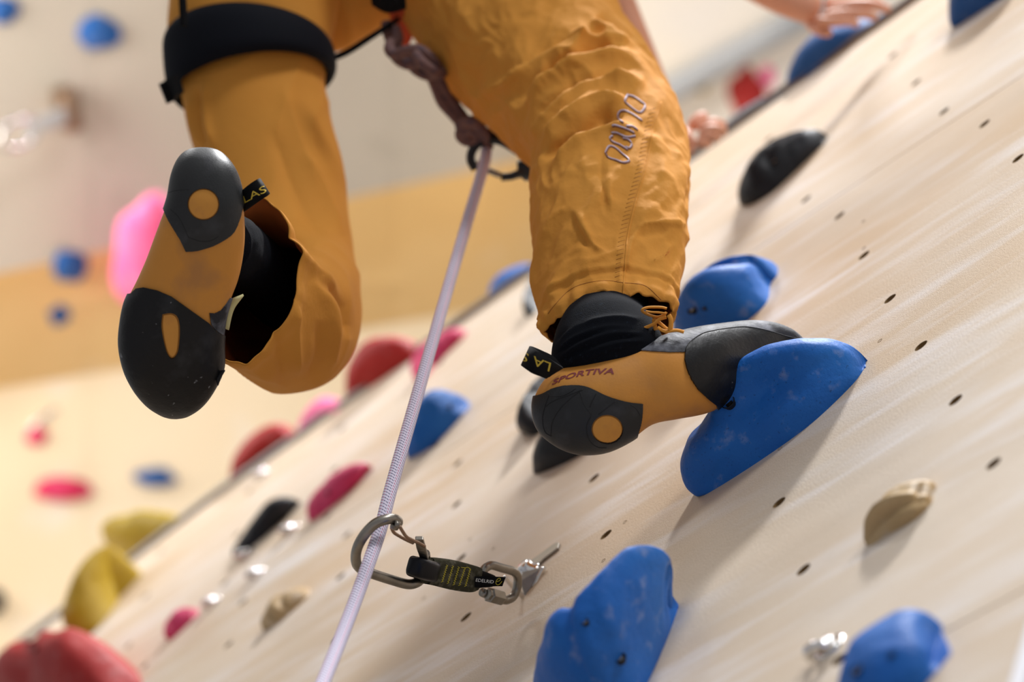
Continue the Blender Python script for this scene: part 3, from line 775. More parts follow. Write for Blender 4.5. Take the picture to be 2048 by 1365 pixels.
# drawcord bow at the hem
dc = empty('draw_cord', climber['org']); dc.parent = climber; dc.location = (0, 0, 0)
def pxpath(pts, n=24): return cr([P(x, y, d) for x, y, d in pts], n)
def ribbon(mb, rows, th=.0009, n=40):
    """rows (xt,yt,xb,yb,depth): strip with real thickness"""
    T = cr([P(r[0], r[1], r[4]) for r in rows], n); B = cr([P(r[2], r[3], r[4]+(r[5] if len(r) > 5 else 0)) for r in rows], n)
    t = np.gradient((T+B)/2, axis=0); w = B-T; nn_ = np.cross(t, w); nn_ /= np.linalg.norm(nn_, axis=1)[:, None]+1e-12
    vs = []
    for i in range(n): vs += [T[i]+nn_[i]*th, B[i]+nn_[i]*th, B[i]-nn_[i]*th, T[i]-nn_[i]*th]
    mb.add(vs, gridfaces(n, 4)+[(3, 2, 1, 0), tuple((n-1)*4+k for k in range(4))]); return mb
def cvz(p, d=2.09): return (1280+p[0]/11.375, 560+p[1]/11.375, d)
for k_, (pth, r_) in enumerate([
    ([(610, 655), (480, 625), (200, 625), (60, 670), (60, 720), (200, 800), (400, 850), (540, 800), (600, 730)], .0022),
    ([(590, 770), (440, 745), (250, 735), (130, 715)], .0018),
    ([(650, 800), (700, 900), (700, 1080), (660, 1150)], .0026), ([(650, 1160), (560, 1080), (430, 970), (330, 900), (330, 1000), (360, 1150)], .0022),
    ([(40, 1130), (200, 1060), (320, 1000), (450, 900), (600, 850)], .0020), ([(400, 1080), (560, 1170), (800, 1150), (900, 1160), (1000, 1190)], .0022)]):
    mb = MB(); mb.tube(cr([P(*cvz(p, 2.075-.004*(k_ % 3))) for p in pth], 28), r_, 8, flat=.55)
    o = mb.build('cord_strand', M['cloth'], climber)
bpy.data.objects.remove(dc)

# ---- left (hanging) trouser leg
LLs = [(440, -300, 640, -310, 2.63, .8), (345, -180, 700, -200, 2.61, .85), (333, -40, 690, -30, 2.59, .85), (340, 80, 664, 100, 2.565, .85), (364, 190, 652, 190, 2.54, .85), (392, 310, 680, 305, 2.51, .85), (420, 430, 698, 420, 2.475, .85),
       (448, 530, 712, 515, 2.43, .9), (462, 610, 722, 590, 2.36, 1.02), (452, 648, 718, 632, 2.28, 1.10), (418, 618, 668, 618, 2.20, 1.2), (384, 540, 590, 575, 2.125, 1.62)]
g2, c2 = loft_v(LLs, 280, 280)
nn = vnorm(g2, c2)
FL = [([(505, 415), (540, 450), (590, 505), (650, 560), (695, 610)], .0045, 12), ([(530, 430), (580, 470), (640, 520)], -.004, 11),
      ([(585, 600), (596, 680), (598, 760)], .0035, 9), ([(620, 560), (660, 620), (668, 700), (650, 760)], .0045, 11), ([(640, 560), (690, 620), (700, 680)], -.004, 11),
      ([(412, 160), (415, 240), (430, 300)], .004, 8), ([(395, 170), (398, 240), (412, 300)], -.004, 8), ([(380, 190), (385, 250), (400, 300)], .003, 7),
      ([(560, 160), (600, 280), (640, 400)], .003, 18), ([(540, 250), (590, 380), (650, 470)], -.003, 16), ([(600, 300), (650, 380), (690, 470)], .0035, 12),
      ([(470, 700), (520, 745), (580, 780)], .003, 12), ([(545, 640), (560, 700), (565, 770)], -.0025, 10), ([(640, 640), (640, 700), (625, 770)], -.003, 10)]
g2 = folds(g2, nn, FL, 1.5); nn = vnorm(g2, c2)
g2 = wrinkle(g2, nn, 13, .0016, 2, 8.3); nn = vnorm(g2, c2); g2 = ridged(g2, nn, 9, .0035, 5.5); nn = vnorm(g2, c2)
nu2, nv2 = g2.shape[:2]; u = np.linspace(0, 1, nu2)[:, None]; ph = np.linspace(0, 2*np.pi, nv2, endpoint=False)[None]
hem = np.clip((u-.94)/.06, 0, 1)
g2 = g2+nn*((np.sin(7*ph)+.7*np.sin(12*ph+1)+.5*np.sin(21*ph))*.0006*hem+.002*np.exp(-((u-.988)/.01)**2))[..., None]
tl_ = cloth_obj('trousers', g2, M['cloth'], climber, .0012, M['cloth_in'])
tag(tl_, 'ochre trouser leg of the hanging leg, open cuff facing down')
bv_l = BVHTree.FromPolygons([tuple(q) for q in g2.reshape(-1, 3)], gridfaces(nu2, nv2))

# ---- seat of the trousers between the legs
SE = [(400, -180, 410, -40, 2.62, .5), (500, -260, 510, 50, 2.62, .5), (650, -300, 655, 104, 2.62, .46), (730, -320, 735, 76, 2.62, .46), (800, -330, 805, 40, 2.62, .46), (900, -320, 920, 10, 2.64, .46), (1040, -260, 1040, -60, 2.64, .4)]
g3, c3 = loft_v(SE, 90, 90); nn = vnorm(g3, c3)
g3 = folds(g3, nn, [([(625, -20), (632, 60), (650, 110)], -.006, 9), ([(690, 0), (700, 60), (690, 100)], .004, 12), ([(720, 0), (780, 30), (800, 36)], .004, 10)]); nn = vnorm(g3, c3)
g3 = wrinkle(g3, nn, 16, .003, 2, 5)
seat = cloth_obj('trouser_seat', g3, M['cloth'], climber, .0012)

# ---- harness
har = []
LB = [(341, 70, 650, 98, 2.562, .91), (339, 95, 657, 118, 2.556, .94), (342, 140, 659, 135, 2.55, .95), (350, 196, 653, 146, 2.543, .93)]
gh, ch = loft_v(LB, 60, 160); nh = vnorm(gh, ch)
uu = np.linspace(-1, 1, 60)[:, None]; gh = gh+nh*(.0065*(1-uu**6)+.0015)[..., None]*np.ones((60, 160, 1))
lp = cloth_obj('leg_loop', gh, M['strap'], climber, .004)
tag(lp, 'wide padded black leg loop around the hanging thigh')
mb = MB(); ribbon(mb, [(356, -260, 374, -260, 2.47), (356, -80, 374, -80, 2.455), (357, -10, 373, -10, 2.445), (360, 52, 376, 55, 2.44)], .0015); mb.build('leg_loop_riser', M['black'], climber)
mb = MB(); ribbon(mb, [(318, 168, 334, 208, 2.49), (332, 160, 350, 200, 2.49), (352, 150, 362, 185, 2.475)], .004, 12); mb.build('buckle_tab', M['black'], climber, smooth=False)
mb = MB(); ribbon(mb, [(640, 118, 645, 130, 2.56), (690, 100, 692, 112, 2.54), (740, 68, 744, 80, 2.53), (775, 46, 780, 56, 2.535), (792, 36, 797, 44, 2.56)], .003, 20); mb.build('harness_strap', M['black'], climber)
mb = MB(); ribbon(mb, [(740, -60, 748, 10, 2.47), (775, -60, 778, 26, 2.46), (810, -60, 812, 18, 2.46)], .004, 12); mb.build('harness_strap', M['black'], climber)
mb = MB(); ribbon(mb, [(770, -40, 815, -40, 2.55), (778, 20, 826, 30, 2.56), (790, 60, 824, 76, 2.57), (798, 90, 812, 98, 2.575)], .004, 14); o = mb.build('belay_loop', M['orangeweb'], climber); tag(o, 'orange belay loop between the legs')

# ---- socks
def blob(name, secs, m, parent, nu=90, nv=90, pw=2.0, fl_=None, caps=True, wr=None):
    g, c = loft_v(secs, nu, nv, pw); n_ = vnorm(g, c)
    if fl_: g = folds(g, n_, fl_); n_ = vnorm(g, c)
    if wr: g = wrinkle(g, n_, *wr)
    f = gridfaces(nu, nv); v = g.reshape(-1, 3)
    if caps:
        v = np.vstack([v, g[0].mean(0), g[-1].mean(0)]); k = nu*nv
        f += [(j, (j+1) % nv, k)[::-1] for j in range(nv)]+[((nu-1)*nv+j, (nu-1)*nv+(j+1) % nv, k+1) for j in range(nv)]
    o = mk(name, v, f, m, parent) if m else None
    if o: recalc(o)
    return o, g, v, f
SKR = [(1172, 500, 1290, 490, 2.20, .9), (1160, 570, 1295, 560, 2.17, .9), (1128, 640, 1298, 640, 2.135, .9), (1108, 690, 1318, 668, 2.10, .8), (1104, 730, 1330, 690, 2.085, .7), (1125, 775, 1330, 735, 2.085, .6)]
sk, gs, vs_, fs_ = blob('sock', SKR, M['sock'], climber, 150, 150, 2, [
    ([(1115, 720), (1160, 690), (1220, 668), (1290, 668)], .0022, 5), ([(1112, 705), (1150, 675), (1210, 655), (1270, 655)], .0018, 4), ([(1122, 740), (1170, 708), (1230, 688), (1300, 680)], .0020, 5),
    ([(1108, 712), (1155, 682), (1215, 661)], -.002, 4), ([(1118, 730), (1165, 699), (1225, 678), (1290, 674)], -.002, 4), ([(1110, 690), (1150, 655), (1220, 637), (1290, 640)], .003, 6), ([(1160, 730), (1200, 705), (1260, 692)], .0018, 4), ([(1108, 690), (1130, 665), (1185, 640)], -.0018, 5)])
tag(sk, 'rumpled black sock above the standing shoe')
SKL = [(530, 570, 680, 600, 2.36, 1.0), (500, 580, 640, 600, 2.28, 1.0), (450, 530, 580, 550, 2.19, 1.0), (425, 500, 545, 520, 2.145, 1.05), (400, 485, 521, 500, 2.10, 1.1), (395, 478, 500, 500, 2.08, 1.1)]
sk2, *_ = blob('sock', SKL, M['sock'], climber, 80, 90, 2, wr=(60, .001, 2, 1)); tag(sk2, 'black sock of the hanging foot')

# ---- shoes
def inside(pts, poly):
    poly = np.asarray(poly, float); x, y = pts[:, 0], pts[:, 1]; r = np.zeros(len(pts), bool); j = len(poly)-1
    for i in range(len(poly)):
        xi, yi = poly[i]; xj, yj = poly[j]
        with np.errstate(divide='ignore', invalid='ignore'):
            c = ((yi > y) != (yj > y)) & (x < (xj-xi)*(y-yi)/(yj-yi)+xi)
        r ^= c; j = i
    return r
def patch(name, v, f, poly, m, parent, eps, label=None, hole=None, front=False):
    """piece of rubber glued over the shoe: faces of the shoe inside the outline, raised, rim turned down"""
    v = np.asarray(v); f = [q for q in f if len(q) == 4]
    fa_ = np.array(f); cen = v[fa_].mean(1); px = proj(cen)
    sel = inside(px, poly)
    if hole is not None: sel &= ~inside(px, hole)
    nf_ = np.cross(v[fa_[:, 1]]-v[fa_[:, 0]], v[fa_[:, 3]]-v[fa_[:, 0]])
    gc = v.mean(0)
    # vertex normals
    vn = np.zeros_like(v)
    for k in range(4): np.add.at(vn, fa_[:, k], nf_)
    vn /= np.linalg.norm(vn, axis=1)[:, None]+1e-15
    if (vn*(v-gc)).sum() < 0: vn = -vn
    if front:
        sel &= ((vn[fa_[:, 0]]*(v[fa_[:, 0]]-O)).sum(1) < 0)
    fs2 = fa_[sel]
    from collections import Counter
    ec = Counter()
    for q in fs2:
        for a, b in zip(q, np.roll(q, -1)): ec[(min(a, b), max(a, b))] += 1
    be = [(a, b) for q in fs2 for a, b in zip(q, np.roll(q, -1)) if ec[(min(a, b), max(a, b))] == 1]
    bvs = sorted({i for e in be for i in e})
    v2 = v.copy()
    bvt = BVHTree.FromPolygons([tuple(q) for q in v], f)
    outl = [np.asarray(poly, float)]+([np.asarray(hole, float)] if hole is not None else [])
    segs = [np.vstack([p_, p_[:1]]) for p_ in outl]
    pr = proj(v)
    for i in bvs:
        p = pr[i]; best = None; bd = 12
        for sg in segs:
            for a, b in zip(sg[:-1], sg[1:]):
                t_ = np.clip((p-a) @ (b-a)/((b-a) @ (b-a)+1e-9), 0, 1); q = a+t_*(b-a); d_ = np.linalg.norm(p-q)
                if d_ < bd: bd = d_; best = q
        if best is None: continue
        dist = np.linalg.norm(v[i]-O); tgt = O+dirn(*best)*dist
        near, nn_, _, dd = bvt.find_nearest(V(tgt))
        if near is not None and (np.linalg.norm(np.array(near)-v[i]) < .006): v2[i] = np.array(near)
    used = sorted(set(fs2.ravel())); mp = {i: k for k, i in enumerate(used)}
    top = [v2[i]+vn[i]*eps for i in used]
    nb_ = len(used); rim = {}; ex = []
    for i in bvs: rim[i] = nb_+len(ex); ex.append(v2[i]-vn[i]*.0006)
    ff = [tuple(mp[i] for i in q) for q in fs2]+[(mp[b], mp[a], rim[a], rim[b]) for a, b in be]
    o = mk(name, np.array(top+ex), ff, m, parent)
    recalc(o)
    e = o.modifiers.new('e', 'EDGE_SPLIT'); e.split_angle = math.radians(50)
    if label: o['label'] = label
    return o
def ell(cx, cy, rx, ry, n=48, a0=0, a1=math.tau, rot=0):
    return [(cx+rx*math.cos(a)*math.cos(rot)-ry*math.sin(a)*math.sin(rot), cy+rx*math.cos(a)*math.sin(rot)+ry*math.sin(a)*math.cos(rot)) for a in np.linspace(a0, a1, n, endpoint=(a1-a0) < 6)]
def sm(poly, n=160):
    p = list(poly)+[poly[0]]; return [tuple(q) for q in cr(p, n)]
# standing shoe: sections from the heel to the toe; (top, bottom) of each
RS = [(1086, 800, 1090, 852, 2.085, .8), (1089, 772, 1104, 876, 2.08, .85), (1098, 752, 1130, 897, 2.078, .85), (1122, 738, 1168, 907, 2.075, .85), (1160, 728, 1215, 902, 2.073, .82), (1212, 712, 1262, 880, 2.073, .8),
      (1262, 698, 1305, 850, 2.075, .8), (1318, 676, 1355, 839, 2.08, .82), (1385, 658, 1405, 829, 2.098, .82), (1450, 648, 1460, 806, 2.122, .8), (1505, 643, 1508, 782, 2.138, .78), (1550, 648, 1546, 765, 2.148, .72),
      (1585, 662, 1576, 745, 2.150, .66), (1608, 682, 1594, 724, 2.155, .6)]
shoe_r, gr_, vr_, fr_ = blob('climbing_shoe', RS, M['shoe'], climber, 300, 260, 2.15)
tag(shoe_r, 'orange and black rock shoe standing on the pitted blue hold')
c2_ = lambda L: cv(L, 2.768, 1020, 560)
black_poly = c2_([(640, 398), (720, 392), (800, 398), (880, 402), (968, 402), (965, 440), (975, 490), (1000, 550), (1040, 610), (1100, 665), (1142, 694)])+[(1436, 826), (1440, 900), (1750, 900), (1750, 560), (1200, 560), (1238, 650)]
seam_top = c2_([(968, 402), (975, 375), (1000, 345), (1060, 308), (1130, 290), (1220, 276), (1300, 270), (1380, 280), (1450, 296), (1520, 316), (1600, 334)])
toe_poly = seam_top+[(1750, 700), (1750, 900), (1440, 900), (1436, 826)]+c2_([(1142, 694), (1100, 665), (1040, 610), (1000, 550), (975, 490), (965, 440)])
ins_poly = c2_([(640, 398), (720, 392), (800, 398), (880, 402), (968, 402)])+seam_top[1:]+[(1750, 680), (1750, 560), (1200, 560), (1238, 650)]
patch('instep_rubber', vr_, fr_, ins_poly, M['instep'], shoe_r, .0012, 'grey scuffed rubber over the instep')
patch('toe_rubber', vr_, fr_, toe_poly, M['rub'], shoe_r, .0022, 'black rubber toe cap')
heel_poly = c2_([(170, 640), (190, 632), (230, 610), (265, 598), (300, 591), (340, 588), (380, 588), (410, 592), (440, 600), (480, 618), (520, 638), (560, 653), (600, 665), (640, 675), (680, 682), (733, 687), (731, 725), (727, 765), (720, 800), (708, 835)])+[(1272, 875), (1285, 935), (1040, 935), (1040, 800)]
disc_r = ell(1214, 858, 28.5, 25.5)
patch('heel_rubber', vr_, fr_, heel_poly, M['heel'], shoe_r, .0020, 'dark grey moulded heel rubber', hole=ell(1214, 858, 31, 28))
bvs_r = BVHTree.FromPolygons([tuple(q) for q in vr_], fr_)
def fillpatch(name, bv, poly, m, parent, eps, label=None, step=3.0):
    poly = np.asarray(poly, float); pts = [tuple(p) for p in poly]; nb_ = len(pts)
    x0, y0 = poly.min(0); x1, y1 = poly.max(0)
    gx = [(x, y) for x in np.arange(x0+step/2, x1, step) for y in np.arange(y0+step/2, y1, step)]
    if gx:
        ga = np.array(gx); ok = inside(ga, poly); dd = seg_dist(ga, np.vstack([poly, poly[:1]]))[0] > step*.6
        gx = [gx[i] for i in range(len(gx)) if ok[i] and dd[i]]
    r = delaunay_2d_cdt([Vector(p) for p in pts+gx], [(i, (i+1) % nb_) for i in range(nb_)], [], 1, 1e-4)
    P2, F2 = r[0], r[2]; top = []; bot = []; nrm = []
    last = None
    for q in P2:
        h, n_ = cast(bv, q.x, q.y)
        if h is None: h, n_ = last
        last = (h, n_); top.append(h+n_*eps); bot.append(h-n_*.0006)
    m_ = len(P2); from collections import Counter
    ec = Counter()
    for q in F2:
        for a, b in zip(q, list(q[1:])+[q[0]]): ec[(min(a, b), max(a, b))] += 1
    ff = [tuple(q) for q in F2]
    for q in F2:
        for a, b in zip(q, list(q[1:])+[q[0]]):
            if ec[(min(a, b), max(a, b))] == 1: ff.append((b, a, a+m_, b+m_))
    o = mk(name, np.array(top+bot), ff, m, parent); recalc(o)
    e = o.modifiers.new('e', 'EDGE_SPLIT'); e.split_angle = math.radians(50)
    if label: o['label'] = label
    return o
fillpatch('heel_disc', bvs_r, disc_r, M['disc'], shoe_r, .0014, 'orange round disc set in the heel')
fillpatch('tongue_tab', bvs_r, [(1250, 704), (1258, 697), (1269, 690), (1285, 685), (1281, 693), (1277, 702), (1264, 703)], M['yellow'], shoe_r, .0020, 'pale yellow tab at the ankle opening')
c3_ = lambda L: cv(L, 5.69, 1030, 680)
class Off:   # raises strokes onto the glued rubber
    pass
mb = MB()
for L in ([(775, 572), (650, 660), (520, 790), (440, 930), (420, 1080)], [(400, 640), (345, 800), (330, 920), (360, 1040), (430, 1085)], [(390, 615), (430, 648), (540, 645), (640, 600), (700, 560)],
          [(360, 765), (450, 700), (620, 635), (780, 570)], [(745, 600), (780, 720), (870, 855)], [(930, 610), (880, 700), (850, 770)], [(1150, 695), (1050, 770), (950, 850)],
          [(865, 870), (820, 960), (820, 1060), (860, 1150), (940, 1205), (1035, 1212)], [(1310, 740), (1370, 780), (1412, 850)]):
    stroke(mb, bvs_r, c3_(L), 1.7, .0021, ns=5)
mb.build('heel_grooves', M['groove'], shoe_r)
mb = MB(); stroke(mb, bvs_r, seam_top, 2.2, .0022, ns=5)
mb.build('toe_seam', M['groove'], shoe_r)
# lettering built with real glyph outlines laid on the shoe
def glyph_text(name, txt, bv, base, uvec, m, parent, eps=.0003, shear=0, bold=0.0):
    cu = bpy.data.curves.new('t', 'FONT'); cu.body = txt; cu.size = 1; cu.resolution_u = 3; cu.offset = bold
    to = bpy.data.objects.new('t', cu); COL.objects.link(to); bpy.context.view_layer.update()
    me = bpy.data.meshes.new_from_object(to.evaluated_get(bpy.context.evaluated_depsgraph_get()))
    bm = bmesh.new(); bm.from_mesh(me); bmesh.ops.triangulate(bm, faces=bm.faces); bmesh.ops.subdivide_edges(bm, edges=[e for e in bm.edges if e.calc_length() > .15], cuts=2)
    vs = np.array([v.co[:2] for v in bm.verts]); fs = [tuple(v.index for v in f.verts) for f in bm.faces]; bm.free()
    bpy.data.objects.remove(to); bpy.data.curves.remove(cu); bpy.data.meshes.remove(me)
    w = vs[:, 0].max(); h_ = vs[:, 1].max()
    bl = resamp(cr(base, 60), 100); tt = np.linspace(0, 1, 100)
    out = []; ff = []; ok = []
    for x, y in vs:
        s_ = x/w; p = np.array([np.interp(s_, tt, bl[:, 0]), np.interp(s_, tt, bl[:, 1])]); q = p+np.array(uvec)*(y/h_)
        h, n_ = cast(bv, q[0], q[1])
        ok.append(h is not None); out.append((h+n_*eps) if h is not None else O)
    for f in fs:
        if all(ok[i] for i in f): ff.append(f)
    out = np.array(out)
    o = mk(name, out, ff, m, parent, smooth=False)
    s_ = o.modifiers.new('s', 'SOLIDIFY'); s_.thickness = .0003; s_.offset = 0
    bm = bmesh.new(); bm.from_mesh(o.data); bmesh.ops.delete(bm, geom=[v for v in bm.verts if not v.link_faces], context='VERTS'); bm.to_mesh(o.data); bm.free()
    return o
glyph_text('side_lettering', 'SPORTIVA', bvs_r, [(1103, 771), (1118, 765), (1135, 759), (1157, 753.5), (1180, 750), (1205, 748.5), (1228, 748.5)], (5, -11), M['logo'], shoe_r, bold=.022)
def pull_loop(shoe, front, back, label):
    mb = MB(); ribbon(mb, front+back, .0007, 60)
    o = mb.build('pull_loop', M['black'], shoe); tag(o, label)
    return o, BVHTree.FromPolygons(mb.v, mb.f)
pl, bvp = pull_loop(shoe_r, [(1126, 736, 1092, 757, 2.035), (1108, 724, 1080, 753, 2.024), (1086, 709, 1064, 747, 2.02), (1069, 698, 1051, 738, 2.022)],
    [(1060, 694, 1043, 731, 2.032), (1066, 694, 1050, 728, 2.048), (1085, 702, 1068, 735, 2.055), (1108, 714, 1088, 742, 2.058), (1126, 735, 1098, 755, 2.06)], 'black pull loop with gold letters at the heel')
glyph_text('loop_lettering', 'LA S', bvp, [(1104, 727), (1090, 722), (1072, 714), (1046, 704)], (-4, 17), M['gold'], pl, eps=.0004)
# hanging shoe, sole towards the viewer
LS = [(378, 320, 432, 321, 2.075, .9), (357, 334, 455, 336, 2.068, .9), (345, 358, 474, 360, 2.06, .88), (337, 398, 485, 402, 2.056, .8), (322, 440, 489, 442, 2.058, .72), (306, 484, 489, 482, 2.062, .66), (291, 524, 484, 524, 2.066, .62),
      (272, 566, 475, 562, 2.070, .60), (253, 604, 461, 600, 2.072, .58), (244, 645, 449, 644, 2.074, .56), (241, 690, 445, 690, 2.078, .56), (250, 735, 444, 735, 2.084, .56), (268, 772, 426, 775, 2.09, .55), (292, 802, 404, 805, 2.096, .55), (318, 822, 378, 825, 2.10, .5), (336, 831, 358, 832, 2.102, .4)]
shoe_l, gl_, vl_, fl__ = blob('climbing_shoe', LS, M['shoe'], climber, 300, 260, 2.5)
tag(shoe_l, 'orange and black rock shoe hanging free, sole in view')
c1_ = lambda L: cv(L, 2.437, 220, 300)
toe_l = c1_([(110, 705), (135, 680), (170, 672), (230, 685), (300, 715), (380, 772), (440, 815), (478, 842), (510, 880), (545, 905)])+[(520, 680), (520, 900), (200, 900), (200, 600)]
slit = sm(c1_([(262, 806), (298, 802), (322, 818), (333, 860), (331, 930), (322, 985), (303, 1007), (284, 985), (268, 930), (258, 860)]), 60)
slit_h = sm(c1_([(256, 800), (298, 794), (328, 812), (340, 860), (338, 930), (328, 990), (303, 1016), (279, 990), (262, 930), (251, 860)]), 60)
patch('toe_rubber', vl_, fl__, toe_l, M['rub'], shoe_l, .0024, 'black scuffed toe rubber', hole=slit_h)
side_l = c1_([(484, 795), (510, 797), (540, 782), (565, 752), (585, 722)])+[(520, 590), (520, 690), (445, 690)]+c1_([(548, 905), (512, 878), (492, 852)])
patch('side_rubber', vl_, fl__, side_l, M['instep'], shoe_l, .0016, 'grey rubber strip rising from the toe cap')
heel_l = c1_([(268, 290), (290, 345), (310, 380), (345, 440), (370, 495), (400, 494), (430, 490), (465, 480), (500, 468), (530, 453), (560, 435), (583, 418), (600, 400), (615, 368), (628, 330), (642, 270)])+[(510, 330), (480, 290), (300, 290), (300, 400)]
patch('heel_rubber', vl_, fl__, heel_l, M['heel'], shoe_l, .0022, 'dark grey heel rubber', hole=ell(407, 409, 31, 31))
bvs_l = BVHTree.FromPolygons([tuple(q) for q in vl_], fl__)
fillpatch('heel_disc', bvs_l, ell(407, 409, 28.5, 28.5), M['disc'], shoe_l, .0014, 'orange round disc set in the heel')
fillpatch('sole_slit', bvs_l, slit, M['disc'], shoe_l, .0012, 'orange leaf-shaped window in the toe rubber')
mb = MB()
for L in ([(385, 425), (440, 442), (490, 440), (525, 420)], [(285, 215), (330, 200), (390, 195)], [(300, 290), (340, 330), (385, 425)]):
    stroke(mb, bvs_l, c1_(L), 1.4, .0022, ns=5)
mb.build('heel_grooves', M['groove'], shoe_l)
mb = MB(); hh, n_ = cast(bvs_l, 440, 745, 0)
fp = [P(434, 742, 2.07), P(441, 748, 2.068), P(449, 741, 2.066)]
ribbon(mb, [(430, 752, 436, 772, 2.074), (440, 743, 441, 757, 2.072), (449, 740, 449, 743, 2.070)], .001, 8); mb.build('rubber_flap', M['rub'], shoe_l)
mb = MB(); ribbon(mb, [(487, 590, 462, 600, 2.09), (468, 618, 452, 622, 2.095), (458, 660, 446, 655, 2.10)], .0015, 12); mb.build('tongue_tab', M['yellow'], shoe_l)
pl2, bvp2 = pull_loop(shoe_l, [(478, 388, 484, 428, 2.062), (486, 380, 492, 420, 2.05), (500, 368, 512, 405, 2.045), (514, 359, 532, 394, 2.045)],
    [(520, 358, 539, 388, 2.053), (515, 362, 534, 392, 2.064), (498, 374, 508, 410, 2.07), (482, 390, 486, 426, 2.072)], 'black pull loop with gold letters at the hanging heel')
glyph_text('loop_lettering', 'LAS', bvp2, [(488, 408), (500, 401), (515, 393), (533, 384)], (-5, -13), M['gold'], pl2, eps=.0004)

# ---- body: one continuous skinned surface, fingers added as chains rooted in the palms
def skin_mesh(nodes, edges, root, sub=2):
    me = bpy.data.meshes.new('b'); me.from_pydata([tuple(n_[0]) for n_ in nodes], edges, [])
    o = bpy.data.objects.new('b', me); COL.objects.link(o)
    md = o.modifiers.new('k', 'SKIN'); md.use_smooth_shade = True
    sv = me.skin_vertices[0].data
    for i, n_ in enumerate(nodes): sv[i].radius = (n_[1], n_[1] if len(n_) < 3 else n_[2]); sv[i].use_root = i == root
    s_ = o.modifiers.new('s', 'SUBSURF'); s_.levels = s_.render_levels = sub
    bpy.context.view_layer.update()
    m2 = bpy.data.meshes.new_from_object(o.evaluated_get(bpy.context.evaluated_depsgraph_get()))
    v = [np.array(q.co) for q in m2.vertices]; f = [tuple(p_.vertices) for p_ in m2.polygons]
    bpy.data.objects.remove(o); bpy.data.meshes.remove(me); bpy.data.meshes.remove(m2)
    return v, f
def D(dx, dy, dz): return np.array([dx, dy, dz], float)
pel = P(790, -330, 2.60)
hipL, kneeL, ankL = P(520, -200, 2.62), P(590, 420, 2.47), P(465, 495, 2.10)
hipR, kneeR, ankR = P(965, -240, 2.62), P(1190, 240, 2.38), P(1222, 620, 2.16)
midR, midL = P(1040, 60, 2.535), P(508, 130, 2.555)
heelR, toeR = P(1200, 790, 2.09), P(1480, 735, 2.10)
ballL = P(360, 640, 2.095)
chest = pel+D(.08, .12, .34); neck = chest+D(.02, .05, .20); head = neck+D(0, .03, .15)
shR, shL = chest+D(.18, .06, .12), chest+D(-.18, .04, .12)
wrR = P(1560, -8, 2.89); elR = P(1340, -150, 2.86)
wrL = P(1352, 300, 2.80); elL = P(1210, -10, 2.80)
nodes = [(pel, .07), (hipL, .045), (kneeL, .042), (ankL, .018), (ballL, .02), (hipR, .05), (kneeR, .042), (ankR, .03), (heelR, .026), (toeR, .018),
         (chest, .10, .085), (neck, .05), (head, .045), (shR, .05), (elR, .038), (wrR, .026), (shL, .05), (elL, .036), (wrL, .024), (midL, .055), (midR, .055), (P(580, 595, 2.35), .030), (P(518, 545, 2.20), .016)]
edges = [(0, 1), (1, 19), (19, 2), (2, 21), (21, 22), (22, 3), (3, 4), (0, 5), (5, 20), (20, 6), (6, 7), (7, 8), (8, 9), (0, 10), (10, 11), (11, 12), (10, 13), (13, 14), (14, 15), (10, 16), (16, 17), (17, 18)]
bmB = MB()
def hand(wr, palm, fingers, pr_=.020):
    """palm: (x,y,d) centre; fingers: list of px/depth chains"""
    nodes.append((np.array(palm), pr_, pr_*1.25))
    return len(nodes)-1
palmR = P(1640, 22, 2.905); iR = hand(wrR, palmR, None, .024); edges.append((15, iR))
palmL = P(1392, 272, 2.80); iL = hand(wrL, palmL, None, .021); edges.append((18, iL))
v, f = skin_mesh(nodes, edges, 0); bmB.add(v, f)
def chain(pts, r0):
    nd = [(P(*p), r0*(1-.12*i)) for i, p in enumerate(pts)]
    v, f = skin_mesh(nd, [(i, i+1) for i in range(len(nd)-1)], 0); bmB.add(v, f)
for pts, r0 in [([(1650, 12, 2.905), (1700, -8, 2.915), (1738, -6, 2.92), (1768, 12, 2.92)], .0095), ([(1648, 24, 2.89), (1700, 10, 2.895), (1742, 8, 2.90), (1782, 20, 2.905)], .0095),
                ([(1640, 36, 2.88), (1690, 28, 2.885), (1728, 26, 2.89), (1756, 36, 2.895)], .009), ([(1630, 44, 2.875), (1668, 44, 2.875), (1698, 42, 2.88), (1718, 50, 2.885)], .008),
                ([(1612, 20, 2.92), (1625, 50, 2.90), (1640, 62, 2.885), (1662, 66, 2.875)], .0105),
                ([(1396, 258, 2.80), (1418, 246, 2.80), (1438, 246, 2.81), (1450, 254, 2.82)], .0085), ([(1396, 266, 2.79), (1420, 258, 2.79), (1440, 258, 2.80), (1450, 268, 2.81)], .0085),
                ([(1394, 276, 2.785), (1412, 272, 2.785), (1428, 272, 2.79), (1438, 280, 2.80)], .008), ([(1390, 284, 2.78), (1402, 286, 2.78), (1414, 286, 2.785), (1422, 292, 2.79)], .0075),
                ([(1384, 262, 2.81), (1390, 242, 2.815), (1402, 232, 2.82), (1416, 232, 2.825)], .0095)]: chain(pts, r0)
body = bmB.build('body', M['skin'], climber)
